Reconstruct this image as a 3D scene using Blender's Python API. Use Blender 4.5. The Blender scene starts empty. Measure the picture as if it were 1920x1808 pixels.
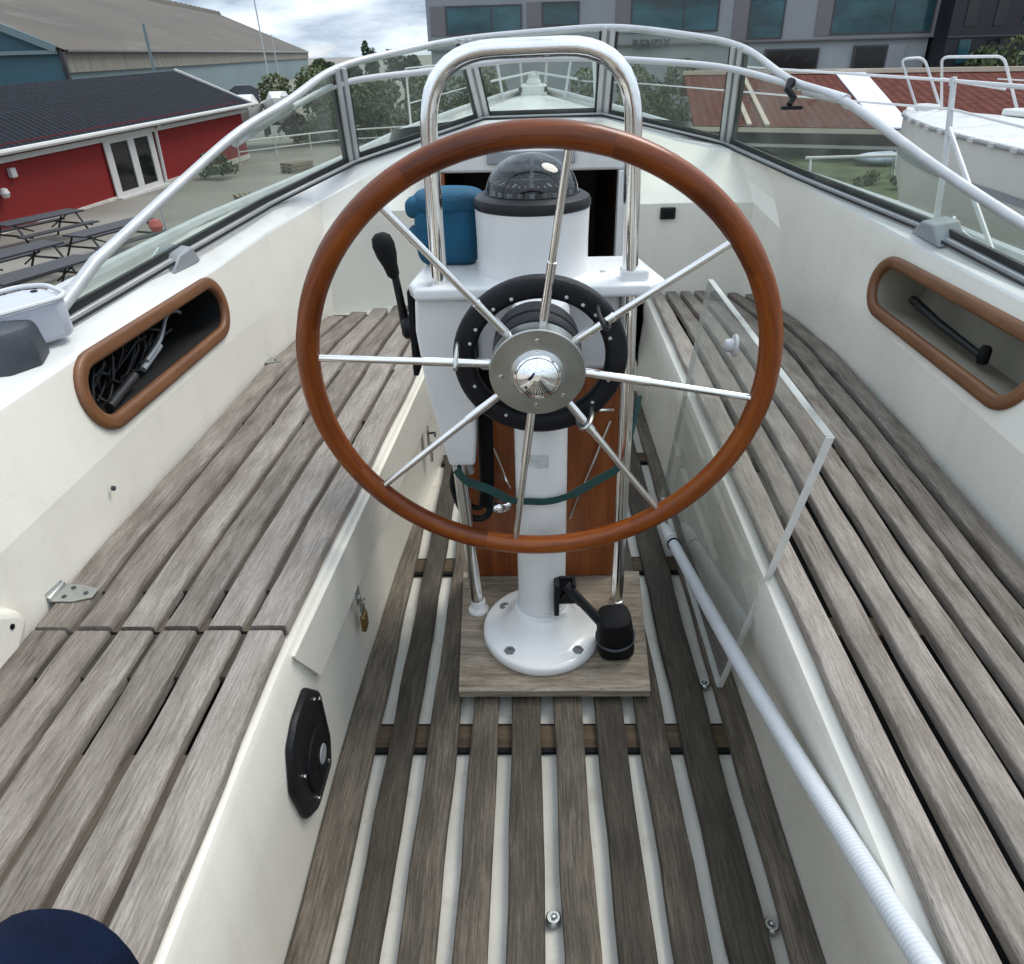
import bpy, math, random
import numpy as np
from mathutils import Vector, Matrix
rad = math.radians
random.seed(7)
S = bpy.context.scene
COL = S.collection

# ------------------------------------------------------------------ camera, sky, sun, exposure
cd = bpy.data.cameras.new("camera")
cd.lens = 1387.0 / 1920.0 * 36.0
cd.sensor_width = 36.0
cd.clip_start = 0.02
cd.clip_end = 2000.0
cam = bpy.data.objects.new("camera", cd)
COL.objects.link(cam)
cam.matrix_world = Matrix.Translation((0, 0, 1.30)) @ (
    Matrix.Rotation(rad(1.9), 4, 'Z') @ Matrix.Rotation(rad(90 - 30.3), 4, 'X') @ Matrix.Rotation(rad(-1.6), 4, 'Z'))
S.camera = cam

SUN_DIR = Vector((0.46, 0.30, 0.84)).normalized()      # towards the sun
SUN_EL = math.asin(SUN_DIR.z)
SUN_AZ = math.atan2(SUN_DIR.x, SUN_DIR.y)
wd = bpy.data.worlds.new("World")
S.world = wd
wd.use_nodes = True
nt = wd.node_tree
nt.nodes.clear()
wo = nt.nodes.new('ShaderNodeOutputWorld')
bg = nt.nodes.new('ShaderNodeBackground')
bg.inputs['Strength'].default_value = 0.145
sky = nt.nodes.new('ShaderNodeTexSky')
sky.sky_type = 'NISHITA'
sky.sun_disc = False
sky.sun_elevation = SUN_EL
sky.sun_rotation = SUN_AZ
sky.air_density = 1.0
sky.dust_density = 0.4
tc = nt.nodes.new('ShaderNodeTexCoord')
mp = nt.nodes.new('ShaderNodeMapping')
mp.inputs['Scale'].default_value = (2.2, 2.2, 9.0)
mp.inputs['Location'].default_value = (3.1, 0.4, 0.2)
n1 = nt.nodes.new('ShaderNodeTexNoise')
n1.inputs['Scale'].default_value = 1.9
n1.inputs['Detail'].default_value = 7
n1.inputs['Roughness'].default_value = 0.58
cr = nt.nodes.new('ShaderNodeValToRGB')
cr.color_ramp.elements[0].position = 0.22
cr.color_ramp.elements[0].color = (0, 0, 0, 1)
cr.color_ramp.elements[1].position = 0.44
cr.color_ramp.elements[1].color = (1, 1, 1, 1)
n2 = nt.nodes.new('ShaderNodeTexNoise')
n2.inputs['Scale'].default_value = 3.4
n2.inputs['Detail'].default_value = 6
cr2 = nt.nodes.new('ShaderNodeValToRGB')
cr2.color_ramp.elements[0].position = 0.34
cr2.color_ramp.elements[0].color = (1.35, 1.75, 2.30, 1)
cr2.color_ramp.elements[1].position = 0.66
cr2.color_ramp.elements[1].color = (4.9, 5.4, 5.9, 1)
mx = nt.nodes.new('ShaderNodeMix')
mx.data_type = 'RGBA'
L = nt.links
L.new(tc.outputs['Generated'], mp.inputs['Vector'])
L.new(mp.outputs[0], n1.inputs['Vector'])
L.new(mp.outputs[0], n2.inputs['Vector'])
L.new(n1.outputs['Fac'], cr.inputs[0])
L.new(n2.outputs['Fac'], cr2.inputs[0])
L.new(cr.outputs[0], mx.inputs[0])
L.new(sky.outputs[0], mx.inputs[6])
L.new(cr2.outputs[0], mx.inputs[7])
L.new(mx.outputs[2], bg.inputs['Color'])
sz = nt.nodes.new('ShaderNodeSeparateXYZ'); L.new(tc.outputs['Generated'], sz.inputs[0])
el_ = nt.nodes.new('ShaderNodeMapRange')                      # cloud deck is brighter overhead than at the horizon
el_.inputs['From Min'].default_value = 0.05; el_.inputs['From Max'].default_value = 0.55
el_.inputs['To Min'].default_value = 0.10; el_.inputs['To Max'].default_value = 0.15
L.new(sz.outputs[2], el_.inputs['Value']); L.new(el_.outputs[0], bg.inputs['Strength'])
L.new(bg.outputs[0], wo.inputs['Surface'])

sd = bpy.data.lights.new("sun", 'SUN')
sd.energy = 1.0
sd.angle = rad(26)
sd.color = (1.0, 0.95, 0.87)
sun = bpy.data.objects.new("sun", sd)
COL.objects.link(sun)
sun.rotation_euler = SUN_DIR.to_track_quat('Z', 'Y').to_euler()
S.view_settings.view_transform = 'Standard'
S.view_settings.look = 'None'
S.view_settings.exposure = 1.32
S.view_settings.gamma = 1.0
S.view_settings.use_curve_mapping = False
S.cycles.max_bounces = 8
S.cycles.transparent_max_bounces = 24
S.cycles.caustics_reflective = False
S.cycles.caustics_refractive = False

# ------------------------------------------------------------------ helpers
class MB:
    """collects vertices, faces and uvs, then links them as ONE mesh object"""
    def __init__(self):
        self.v = []; self.f = []; self.uv = []; self.sm = []
    def face(self, idx, uv=None, smooth=True):
        self.f.append(tuple(idx)); self.uv.append(uv); self.sm.append(smooth)
    def add(self, pts):
        n = len(self.v); self.v.extend([tuple(p) for p in pts]); return n
    def quad(self, a, b, c, d):
        n = self.add([a, b, c, d]); self.face((n, n+1, n+2, n+3))
    def poly(self, pts):
        n = self.add(pts); self.face(range(n, n+len(pts)))
    def box(self, lo, hi, M=None):
        x0, y0, z0 = lo; x1, y1, z1 = hi
        p = [(x0,y0,z0),(x1,y0,z0),(x1,y1,z0),(x0,y1,z0),(x0,y0,z1),(x1,y0,z1),(x1,y1,z1),(x0,y1,z1)]
        if M is not None: p = [tuple(M @ Vector(q)) for q in p]
        n = self.add(p)
        for q in ((0,3,2,1),(4,5,6,7),(0,1,5,4),(1,2,6,5),(2,3,7,6),(3,0,4,7)):
            self.face([n+i for i in q])
        return self
    def loft(self, rings, closed=True, cap=True, uvs=None):
        m = len(rings[0]); n = len(self.v)
        for r in rings: self.v.extend([tuple(p) for p in r])
        for i in range(len(rings)-1):
            for j in range(m if closed else m-1):
                k = (j+1) % m
                q = (n+i*m+j, n+i*m+k, n+(i+1)*m+k, n+(i+1)*m+j)
                u = None
                if uvs:
                    u = [uvs(i, j), uvs(i, j+1), uvs(i+1, j+1), uvs(i+1, j)]
                self.face(q, u)
        if cap and closed:
            self.face([n+j for j in range(m)][::-1], [uvs(0, j) for j in range(m)][::-1] if uvs else None)
            b = n+(len(rings)-1)*m
            self.face([b+j for j in range(m)], [uvs(len(rings)-1, j) for j in range(m)] if uvs else None)
        return self
    def tube(self, path, r, seg=12, closed=False, cap=True):
        P = [Vector(p) for p in path]; n = len(P)
        R = list(r) if hasattr(r, '__len__') else [r]*n
        T = []
        for i in range(n):
            a = P[(i-1) % n] if (closed or i > 0) else P[i]
            b = P[(i+1) % n] if (closed or i < n-1) else P[i]
            T.append((b-a).normalized())
        up = Vector((0,0,1)) if abs(T[0].z) < 0.9 else Vector((1,0,0))
        N = (up - T[0]*up.dot(T[0])).normalized()
        rings = []; d = 0
        for i in range(n):
            N = (N - T[i]*N.dot(T[i])).normalized()
            B = T[i].cross(N)
            rings.append([P[i] + (N*math.cos(t) + B*math.sin(t))*R[i] for t in [2*math.pi*k/seg for k in range(seg)]])
        ds = [0]
        for i in range(1, n): ds.append(ds[-1] + (P[i]-P[i-1]).length)
        ds.append(ds[-1])
        c = 2*math.pi*max(R)
        if closed:
            rings.append(rings[0]); ds[-1] = ds[-2] + (P[0]-P[-1]).length
        self.loft(rings, True, cap and not closed, lambda i, j: (c*j/seg, ds[min(i, len(ds)-1)]))
        return self
    def lathe(self, prof, M=None, seg=32, cap=True):
        rings = []
        for r, z in prof:
            rr = max(r, 1e-5)
            ring = [Vector((rr*math.cos(2*math.pi*k/seg), rr*math.sin(2*math.pi*k/seg), z)) for k in range(seg)]
            if M is not None: ring = [M @ p for p in ring]
            rings.append(ring)
        self.loft(rings, True, cap); return self
    def prism(self, pts2, M, z0, z1):
        a = [M @ Vector((x, y, z0)) for x, y in pts2]; b = [M @ Vector((x, y, z1)) for x, y in pts2]
        n = self.add(a + b); m = len(pts2)
        for i in range(m):
            k = (i+1) % m; self.face((n+i, n+k, n+m+k, n+m+i))
        self.face([n+i for i in range(m)][::-1]); self.face([n+m+i for i in range(m)])
        return self
    def build(self, name, mat, parent=None, angle=38, bevel=0.0, seg=2, weld=False):
        me = bpy.data.meshes.new(name)
        me.from_pydata(self.v, [], self.f)
        uvl = me.uv_layers.new(name="UVMap")
        k = 0
        for i, f in enumerate(self.f):
            u = self.uv[i]
            for j in range(len(f)):
                if u is not None: uvl.data[k].uv = u[j]
                k += 1
        me.polygons.foreach_set('use_smooth', [True]*len(me.polygons))
        me.update()
        me.set_sharp_from_angle(angle=rad(angle))
        me.materials.append(mat)
        o = bpy.data.objects.new(name, me)
        COL.objects.link(o)
        if parent is not None: o.parent = parent
        if bevel > 0:
            b = o.modifiers.new("bevel", 'BEVEL'); b.width = bevel; b.segments = seg
            b.limit_method = 'ANGLE'; b.angle_limit = rad(35); b.harden_normals = False
        return o

def tag(o, label=None, cat=None, group=None, kind=None):
    if label: o['label'] = label
    if cat: o['category'] = cat
    if group: o['group'] = group
    if kind: o['kind'] = kind
    return o

def thing(name, label, cat, loc=(0,0,0), group=None):
    o = bpy.data.objects.new(name, None); COL.objects.link(o)
    o.empty_display_size = 0.1
    o.location = loc
    return tag(o, label, cat, group)

class Sub(MB):
    pass

def part(name, mb, mat, root, **k):
    """mesh built in world coordinates, hung under a thing's Empty"""
    o = mb.build(name, mat, None, **k)
    o.parent = root
    # keep world placement: the roots are unrotated
    w = Vector((0,0,0)); r = root
    while r is not None:
        w += r.location; r = r.parent
    o.location = -w
    return o

def sub(name, mb, mat, par, **k):
    o = mb.build(name, mat, None, **k); o.parent = par
    return o

def fillet(pts, r, n=6):
    """round the corners of a polyline"""
    P = [Vector(p) for p in pts]; out = [P[0]]
    for i in range(1, len(P)-1):
        a, b, c = P[i-1], P[i], P[i+1]
        u, v = (a-b), (c-b)
        d = min(r, u.length*0.49, v.length*0.49)
        p, q = b + u.normalized()*d, b + v.normalized()*d
        for k in range(n+1):
            t = k/n
            out.append(p*(1-t)**2 + b*2*t*(1-t) + q*t*t)
    out.append(P[-1]); return out

def smooth_path(pts, n=6):
    P = [Vector(p) for p in pts]; out = []
    for i in range(len(P)-1):
        p0 = P[max(i-1,0)]; p1 = P[i]; p2 = P[i+1]; p3 = P[min(i+2,len(P)-1)]
        for k in range(n):
            t = k/n
            out.append(0.5*((2*p1)+(p2-p0)*t+(2*p0-5*p1+4*p2-p3)*t*t+(3*p1-p0-3*p2+p3)*t**3))
    out.append(P[-1]); return out

def interp(x, xs, ys):
    return float(np.interp(x, xs, ys))

# ------------------------------------------------------------------ materials
def new_mat(name):
    m = bpy.data.materials.new(name); m.use_nodes = True
    return m, m.node_tree.nodes, m.node_tree.links, m.node_tree.nodes['Principled BSDF']

def setp(b, col=None, rough=None, metal=None, coat=None, spec=None):
    if col is not None: b.inputs['Base Color'].default_value = (*col, 1)
    if rough is not None: b.inputs['Roughness'].default_value = rough
    if metal is not None: b.inputs['Metallic'].default_value = metal
    if coat is not None: b.inputs['Coat Weight'].default_value = coat; b.inputs['Coat Roughness'].default_value = 0.08
    if spec is not None: b.inputs['Specular IOR Level'].default_value = spec

def painted(name, col, rough=0.4, var=0.12, scale=6.0, bump=0.05, bscale=60.0, metal=0.0, coat=0.0, stretch=(1,1,1), dirt_refl=None, dirt_refl_amt=0.0, rvar=0.12, spec=0.5):
    """a surface of one colour with its wear or painted-in reflections: blotches of lighter and darker tone, a fine bump, uneven gloss"""
    m, N, K, b = new_mat(name)
    setp(b, col, rough, metal, coat, spec)
    t = N.new('ShaderNodeTexCoord'); mp = N.new('ShaderNodeMapping'); mp.inputs['Scale'].default_value = stretch
    K.new(t.outputs['Object'], mp.inputs['Vector'])
    n = N.new('ShaderNodeTexNoise'); n.inputs['Scale'].default_value = scale; n.inputs['Detail'].default_value = 6
    K.new(mp.outputs[0], n.inputs['Vector'])
    r = N.new('ShaderNodeValToRGB')
    r.color_ramp.elements[0].position = 0.3; r.color_ramp.elements[1].position = 0.7
    r.color_ramp.elements[0].color = (*[c*(1-var) for c in col], 1)
    r.color_ramp.elements[1].color = (*[min(1, c*(1+var*0.6)) for c in col], 1)
    K.new(n.outputs['Fac'], r.inputs[0])
    out = r.outputs[0]
    if dirt_refl:
        n3 = N.new('ShaderNodeTexNoise'); n3.inputs['Scale'].default_value = scale*2.3; n3.inputs['Detail'].default_value = 9; n3.inputs['Roughness'].default_value = 0.7
        K.new(mp.outputs[0], n3.inputs['Vector'])
        r3 = N.new('ShaderNodeValToRGB'); r3.color_ramp.elements[0].position = 0.55; r3.color_ramp.elements[1].position = 0.78
        r3.color_ramp.elements[1].color = (dirt_refl_amt,)*3 + (1,)
        K.new(n3.outputs['Fac'], r3.inputs[0])
        mx = N.new('ShaderNodeMix'); mx.data_type = 'RGBA'
        K.new(r3.outputs[0], mx.inputs[0]); K.new(out, mx.inputs[6]); mx.inputs[7].default_value = (*dirt_refl, 1)
        out = mx.outputs[2]
    K.new(out, b.inputs['Base Color'])
    mr = N.new('ShaderNodeMapRange'); mr.inputs['To Min'].default_value = max(0.02, rough-rvar); mr.inputs['To Max'].default_value = min(1, rough+rvar)
    K.new(n.outputs['Fac'], mr.inputs['Value']); K.new(mr.outputs[0], b.inputs['Roughness'])
    if bump > 0:
        n2 = N.new('ShaderNodeTexNoise'); n2.inputs['Scale'].default_value = bscale; n2.inputs['Detail'].default_value = 4
        K.new(mp.outputs[0], n2.inputs['Vector'])
        bp = N.new('ShaderNodeBump'); bp.inputs['Strength'].default_value = bump; bp.inputs['Distance'].default_value = 0.02
        K.new(n2.outputs['Fac'], bp.inputs['Height']); K.new(bp.outputs[0], b.inputs['Normal'])
    return m

def wood(name, dark, mid, light, rough=0.8, across=110, along=3.0, island=0.25, bump=0.25, coat=0.0, pores=0.5):
    """grain runs along the UV's v; every plank of the mesh gets its own tone"""
    m, N, K, b = new_mat(name)
    setp(b, mid, rough, 0, coat)
    uv = N.new('ShaderNodeUVMap'); geo = N.new('ShaderNodeNewGeometry')
    sp = N.new('ShaderNodeSeparateXYZ'); K.new(uv.outputs[0], sp.inputs[0])
    def vec(ax, al):
        a = N.new('ShaderNodeMath'); a.operation = 'MULTIPLY'; a.inputs[1].default_value = ax; K.new(sp.outputs[0], a.inputs[0])
        c = N.new('ShaderNodeMath'); c.operation = 'MULTIPLY'; c.inputs[1].default_value = al; K.new(sp.outputs[1], c.inputs[0])
        d = N.new('ShaderNodeMath'); d.operation = 'MULTIPLY'; d.inputs[1].default_value = 57.0; K.new(geo.outputs['Random Per Island'], d.inputs[0])
        q = N.new('ShaderNodeCombineXYZ'); K.new(a.outputs[0], q.inputs[0]); K.new(c.outputs[0], q.inputs[1]); K.new(d.outputs[0], q.inputs[2])
        return q
    v1 = vec(across, along); v2 = vec(across*4.2, along*6); v3 = vec(22, 7)
    g1 = N.new('ShaderNodeTexNoise'); g1.inputs['Scale'].default_value = 1; g1.inputs['Detail'].default_value = 6; g1.inputs['Roughness'].default_value = 0.65
    g1.inputs['Distortion'].default_value = 0.6
    g2 = N.new('ShaderNodeTexNoise'); g2.inputs['Scale'].default_value = 1; g2.inputs['Detail'].default_value = 3
    g3 = N.new('ShaderNodeTexNoise'); g3.inputs['Scale'].default_value = 1; g3.inputs['Detail'].default_value = 4
    K.new(v1.outputs[0], g1.inputs['Vector']); K.new(v2.outputs[0], g2.inputs['Vector']); K.new(v3.outputs[0], g3.inputs['Vector'])
    a = N.new('ShaderNodeMath'); a.operation = 'MULTIPLY_ADD'; a.inputs[1].default_value = 0.55; K.new(g1.outputs['Fac'], a.inputs[0])
    c = N.new('ShaderNodeMath'); c.operation = 'MULTIPLY_ADD'; c.inputs[1].default_value = 0.36; K.new(g3.outputs['Fac'], c.inputs[0])
    e = N.new('ShaderNodeMath'); e.operation = 'MULTIPLY'; e.inputs[1].default_value = island; K.new(geo.outputs['Random Per Island'], e.inputs[0])
    e2 = N.new('ShaderNodeMath'); e2.operation = 'ADD'; e2.inputs[1].default_value = 0.045-island/2; K.new(e.outputs[0], e2.inputs[0])
    K.new(e2.outputs[0], c.inputs[2]); K.new(c.outputs[0], a.inputs[2])
    r = N.new('ShaderNodeValToRGB')
    r.color_ramp.elements[0].position = 0.32; r.color_ramp.elements[0].color = (*dark, 1)
    r.color_ramp.elements[1].position = 0.70; r.color_ramp.elements[1].color = (*light, 1)
    el = r.color_ramp.elements.new(0.5); el.color = (*mid, 1)
    K.new(a.outputs[0], r.inputs[0])
    pr = N.new('ShaderNodeValToRGB'); pr.color_ramp.elements[0].position = 0.22; pr.color_ramp.elements[0].color = (1-pores,)*3 + (1,)
    pr.color_ramp.elements[1].position = 0.5
    K.new(g2.outputs['Fac'], pr.inputs[0])
    mx = N.new('ShaderNodeMix'); mx.data_type = 'RGBA'; mx.blend_type = 'MULTIPLY'; mx.inputs[0].default_value = 1
    K.new(r.outputs[0], mx.inputs[6]); K.new(pr.outputs[0], mx.inputs[7])
    K.new(mx.outputs[2], b.inputs['Base Color'])
    if bump:
        bp = N.new('ShaderNodeBump'); bp.inputs['Strength'].default_value = bump; bp.inputs['Distance'].default_value = 0.004
        ad = N.new('ShaderNodeMath'); K.new(g2.outputs['Fac'], ad.inputs[0]); K.new(g1.outputs['Fac'], ad.inputs[1])
        K.new(ad.outputs[0], bp.inputs['Height']); K.new(bp.outputs[0], b.inputs['Normal'])
    return m

def pane(name, tint, refl=1.0, haze=0.05, rough=0.02):
    m, N, K, b = new_mat(name)
    N.remove(b)
    out = N['Material Output']
    tr = N.new('ShaderNodeBsdfTransparent'); tr.inputs[0].default_value = (*tint, 1)
    gl = N.new('ShaderNodeBsdfGlossy'); gl.inputs['Roughness'].default_value = rough
    df = N.new('ShaderNodeBsdfDiffuse'); df.inputs[0].default_value = (0.75, 0.77, 0.75, 1)
    fr = N.new('ShaderNodeFresnel'); fr.inputs[0].default_value = 1.45
    mu0 = N.new('ShaderNodeMath'); mu0.operation = 'MULTIPLY'; mu0.inputs[1].default_value = refl; K.new(fr.outputs[0], mu0.inputs[0])
    gf = N.new('ShaderNodeNewGeometry'); iv = N.new('ShaderNodeMath'); iv.operation = 'SUBTRACT'; iv.inputs[0].default_value = 1; K.new(gf.outputs['Backfacing'], iv.inputs[1])
    mu = N.new('ShaderNodeMath'); mu.operation = 'MULTIPLY'; K.new(mu0.outputs[0], mu.inputs[0]); K.new(iv.outputs[0], mu.inputs[1])   # the inner skin adds no mirror of its own
    t = N.new('ShaderNodeTexCoord'); n = N.new('ShaderNodeTexNoise'); n.inputs['Scale'].default_value = 5; n.inputs['Detail'].default_value = 6
    K.new(t.outputs['Object'], n.inputs['Vector'])
    mr = N.new('ShaderNodeMapRange'); mr.inputs['From Min'].default_value = 0.35; mr.inputs['From Max'].default_value = 0.75
    mr.inputs['To Min'].default_value = haze*0.4; mr.inputs['To Max'].default_value = haze*1.8
    K.new(n.outputs['Fac'], mr.inputs['Value'])
    m1 = N.new('ShaderNodeMixShader'); K.new(mr.outputs[0], m1.inputs[0]); K.new(tr.outputs[0], m1.inputs[1]); K.new(df.outputs[0], m1.inputs[2])
    m2 = N.new('ShaderNodeMixShader'); K.new(mu.outputs[0], m2.inputs[0]); K.new(m1.outputs[0], m2.inputs[1]); K.new(gl.outputs[0], m2.inputs[2])
    K.new(m2.outputs[0], out.inputs['Surface'])
    return m

gel = painted("cream_gelcoat", (0.715, 0.69, 0.615), 0.27, 0.07, 2.2, 0.04, 160, dirt_refl=(0.40, 0.36, 0.27), dirt_refl_amt=0.22)
def streaks(m, col, amt):
    """faint run marks down the moulding and soft scuffs"""
    N = m.node_tree.nodes; K = m.node_tree.links; b = N['Principled BSDF']
    old = b.inputs['Base Color'].links[0].from_socket
    t = N.new('ShaderNodeTexCoord')
    for sc, lo, hi, a in (((9, 9, .7), .56, .74, amt), ((3, 16, 16), .64, .72, amt*.8)):
        mp = N.new('ShaderNodeMapping'); mp.inputs['Scale'].default_value = sc; K.new(t.outputs['Object'], mp.inputs['Vector'])
        n = N.new('ShaderNodeTexNoise'); n.inputs['Scale'].default_value = 1.6; n.inputs['Detail'].default_value = 5; K.new(mp.outputs[0], n.inputs['Vector'])
        r = N.new('ShaderNodeValToRGB'); r.color_ramp.elements[0].position = lo; r.color_ramp.elements[1].position = hi; r.color_ramp.elements[1].color = (a,)*3+(1,)
        K.new(n.outputs['Fac'], r.inputs[0])
        mx = N.new('ShaderNodeMix'); mx.data_type = 'RGBA'; K.new(r.outputs[0], mx.inputs[0]); K.new(old, mx.inputs[6]); mx.inputs[7].default_value = (*col, 1)
        old = mx.outputs[2]
    K.new(old, b.inputs['Base Color'])
streaks(gel, (0.40, 0.36, 0.27), 0.13)
gel_w = painted("white_gelcoat", (0.64, 0.645, 0.63), 0.3, 0.05, 3.0, 0.02, 160, dirt_refl=(0.45, 0.43, 0.36), dirt_refl_amt=0.14)
pan = painted("sole_pan", (0.54, 0.52, 0.46), 0.45, 0.12, 5.0, 0.05, 120, dirt_refl=(0.26, 0.21, 0.13), dirt_refl_amt=0.6)
white = painted("white_enamel", (0.70, 0.705, 0.70), 0.22, 0.04, 7.0, 0.02, 90, dirt_refl=(0.5, 0.5, 0.5), dirt_refl_amt=0.15)
white_pl = painted("white_plastic", (0.54, 0.55, 0.56), 0.4, 0.06, 7.0, 0.05, 90)
rail_m = painted("anodised_aluminium", (0.47, 0.48, 0.485), 0.36, 0.10, 14.0, 0.03, 120, metal=0.25)
steel = painted("polished_steel", (0.80, 0.79, 0.77), 0.14, 0.08, 20.0, 0.01, 200, metal=1.0, rvar=0.06)
steel_d = painted("brushed_steel", (0.50, 0.51, 0.49), 0.34, 0.15, 14.0, 0.03, 220, metal=1.0)
black = painted("black_plastic", (0.007, 0.0075, 0.009), 0.45, 0.3, 20, 0.08, 150, spec=0.28)
rubber = painted("black_rubber", (0.005, 0.005, 0.006), 0.7, 0.3, 20, 0.08, 150, spec=0.2)
leather = painted("black_leather", (0.005, 0.006, 0.009), 0.40, 0.35, 40, 0.25, 300, spec=0.30)
grey_pl = painted("grey_plastic", (0.26, 0.28, 0.30), 0.5, 0.1, 12, 0.06, 150)
slate = painted("slate_cover", (0.035, 0.042, 0.053), 0.55, 0.35, 9, 0.1, 120)
pale_pl = painted("pale_blue_plastic", (0.44, 0.46, 0.52), 0.35, 0.08, 9, 0.05, 90)
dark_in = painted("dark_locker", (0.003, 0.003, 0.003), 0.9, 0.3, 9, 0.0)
cabin_in = painted("cabin_wood_dark", (0.030, 0.014, 0.006), 0.5, 0.3, 9, 0.0)
teak_grey = wood("weathered_teak", (0.080, 0.063, 0.048), (0.210, 0.180, 0.153), (0.375, 0.335, 0.298), 0.85, 220, 12.0, 0.17, 0.45, 0, 0.55)
teak_sole = wood("wet_grey_teak", (0.019, 0.0145, 0.009), (0.062, 0.050, 0.035), (0.175, 0.145, 0.110), 0.75, 200, 10.0, 0.21, 0.45, 0, 0.60)
teak_block = wood("bleached_teak_block", (0.12, 0.09, 0.062), (0.28, 0.232, 0.175), (0.43, 0.375, 0.305), 0.82, 90, 7.0, 0.1, 0.4, 0, 0.5)
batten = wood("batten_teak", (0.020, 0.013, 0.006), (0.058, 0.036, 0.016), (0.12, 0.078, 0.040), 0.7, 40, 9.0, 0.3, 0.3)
varnish = wood("varnished_mahogany", (0.062, 0.010, 0.001), (0.165, 0.036, 0.0028), (0.265, 0.068, 0.006), 0.40, 60, 3.0, 0.17, 0.06, 0.35, 0.3)
varnish.node_tree.nodes['Principled BSDF'].inputs['Specular IOR Level'].default_value = 0.22
leaf_w = wood("oiled_teak_leaf", (0.10, 0.023, 0.005), (0.205, 0.050, 0.009), (0.31, 0.09, 0.018), 0.42, 45, 2.0, 0.2, 0.1, 0.2, 0.25)
trim_w = wood("oiled_teak_trim", (0.060, 0.021, 0.007), (0.118, 0.042, 0.012), (0.18, 0.072, 0.023), 0.5, 90, 5.0, 0.25, 0.15, 0.1, 0.3)
streaks(gel_w, (0.42, 0.40, 0.33), 0.18)
glass = pane("tinted_glass", (0.87, 0.905, 0.87), 0.9, 0.05)
clear = pane("clear_acrylic", (0.96, 0.97, 0.96), 0.9, 0.09)
dome_g = pane("smoked_dome", (0.34, 0.37, 0.40), 1.3, 0.02)
denim = painted("navy_cloth", (0.0035, 0.0095, 0.032), 0.95, 0.45, 16, 0.6, 420, spec=.15)
blue_cl = painted("blue_cloth", (0.003, 0.085, 0.165), 0.85, 0.3, 14, 0.4, 320)
green_st = painted("green_webbing", (0.008, 0.050, 0.048), 0.8, 0.25, 30, 0.4, 300)
brass = painted("weathered_brass", (0.30, 0.20, 0.07), 0.45, 0.3, 40, 0.1, 200, metal=0.9)
# ------------------------------------------------------------------ ground
asphalt = painted("concrete_yard", (0.195, 0.182, 0.155), 0.9, 0.22, 0.35, 0.3, 30, dirt_refl=(0.16, 0.15, 0.12), dirt_refl_amt=0.7)
grass_m = painted("short_grass", (0.060, 0.080, 0.030), 0.95, 0.55, 1.7, 0.9, 18, dirt_refl=(0.15, 0.145, 0.09), dirt_refl_amt=1.0)
GZ = -3.2
g = MB(); g.quad((-900,-300,GZ),(900,-300,GZ),(900,1500,GZ),(-900,1500,GZ))
tag(g.build('ground', asphalt), kind='structure')
g = MB()
prof = [(7.4,-3.19),(8.4,-2.24),(9.2,-2.2),(60,-2.2)]
ys = [13.5, 14.5, 20, 26, 33, 44]
g.loft([[(x, y, z if y > 14 else GZ+0.01) for x, z in prof] for y in ys], False, False)
tag(g.build('grass_bank', grass_m), kind='structure')

# ------------------------------------------------------------------ the yacht itself
boat = thing('sailing_yacht', 'cream white sailing yacht whose open cockpit fills the foreground', 'yacht', (0, 1.0, -0.03))
T = [(-.97,-1.4,.765),(-.96,.5,.766),(-.94,1.5,.768),(-.905,2.15,.772),(-.857,2.467,.80),(-.782,2.92,.824),(-.60,3.08,.90),(-.40,3.26,.974),
     (-.196,3.45,1.034),(.06,3.47,1.04),(.308,3.45,1.034),(.59,3.33,.966),(.81,3.17,.926),(.892,3.0,.90),(.947,2.70,.87),(1.044,2.016,.81),(1.055,1.5,.804),(1.07,.5,.80),(1.08,-1.4,.80)]
G = [(-1.12,-1.4,.775),(-1.10,.5,.785),(-1.05,1.55,.80),(-.98,2.045,.83),(-.90,2.65,.862),(-.83,2.95,.885),(-.691,3.1,.936),(-.44,3.30,.995),
     (-.198,3.5,1.05),(.06,3.505,1.052),(.312,3.5,1.053),(.56,3.37,1.002),(.80,3.29,.950),(.882,3.05,.917),(.955,2.75,.89),(1.09,2.14,.85),(1.12,1.60,.822),(1.2,.5,.815),(1.2,-1.4,.815)]
NS = len(T)
# cockpit coamings and bulkhead, one moulding
P0 = [(-.905,-1.4,.40),(-.905,.5,.40),(-.897,1.5,.40),(-.880,2.15,.40),(-.850,2.467,.40),(-.775,2.84,.40),(-.58,2.965,.40),(-.355,3.0,.40)]
R0 = [(.355,3.0,.40),(.60,3.01,.40),(.85,2.985,.40),(.935,2.87,.40),(.965,2.70,.40),(.992,2.016,.40),(.968,1.5,.40),(.925,.5,.40),(.915,-1.4,.40)]
def col(i, p0, t, kind):
    p0 = Vector(p0); t = Vector(t)
    if kind == 'side':
        k = p0.lerp(t, 0.5); k.z = p0.z + 0.18; k.x = p0.x + (t.x-p0.x)*0.16
        return [p0, p0.lerp(k, 0.5), k, k.lerp(t, 0.5), t]
    f = p0.copy(); f.z = 0.775
    l = Vector((p0.x*0.99, p0.y + 0.10, 0.845))
    if kind == 'corner':
        f.z = 0.70; f.x = p0.x*0.995; l = f.lerp(t, 0.45)
    return [p0, p0.lerp(f, 0.5), f, l, t]
from mathutils.geometry import delaunay_2d_cdt
m = MB()
HOLE = {0: (1.745, .688), 1: (1.800, .690)}          # centre of each storage pocket (y, z)
def oval2(cy, cz, L_, W_, n=12):
    r = W_/2; h_ = L_/2 - r
    return [(cy+h_+r*math.cos(-math.pi/2+math.pi*k/n), cz+r*math.sin(-math.pi/2+math.pi*k/n)) for k in range(n+1)] + \
           [(cy-h_+r*math.cos(math.pi/2+math.pi*k/n), cz+r*math.sin(math.pi/2+math.pi*k/n)) for k in range(n+1)]
SURF = []
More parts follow.
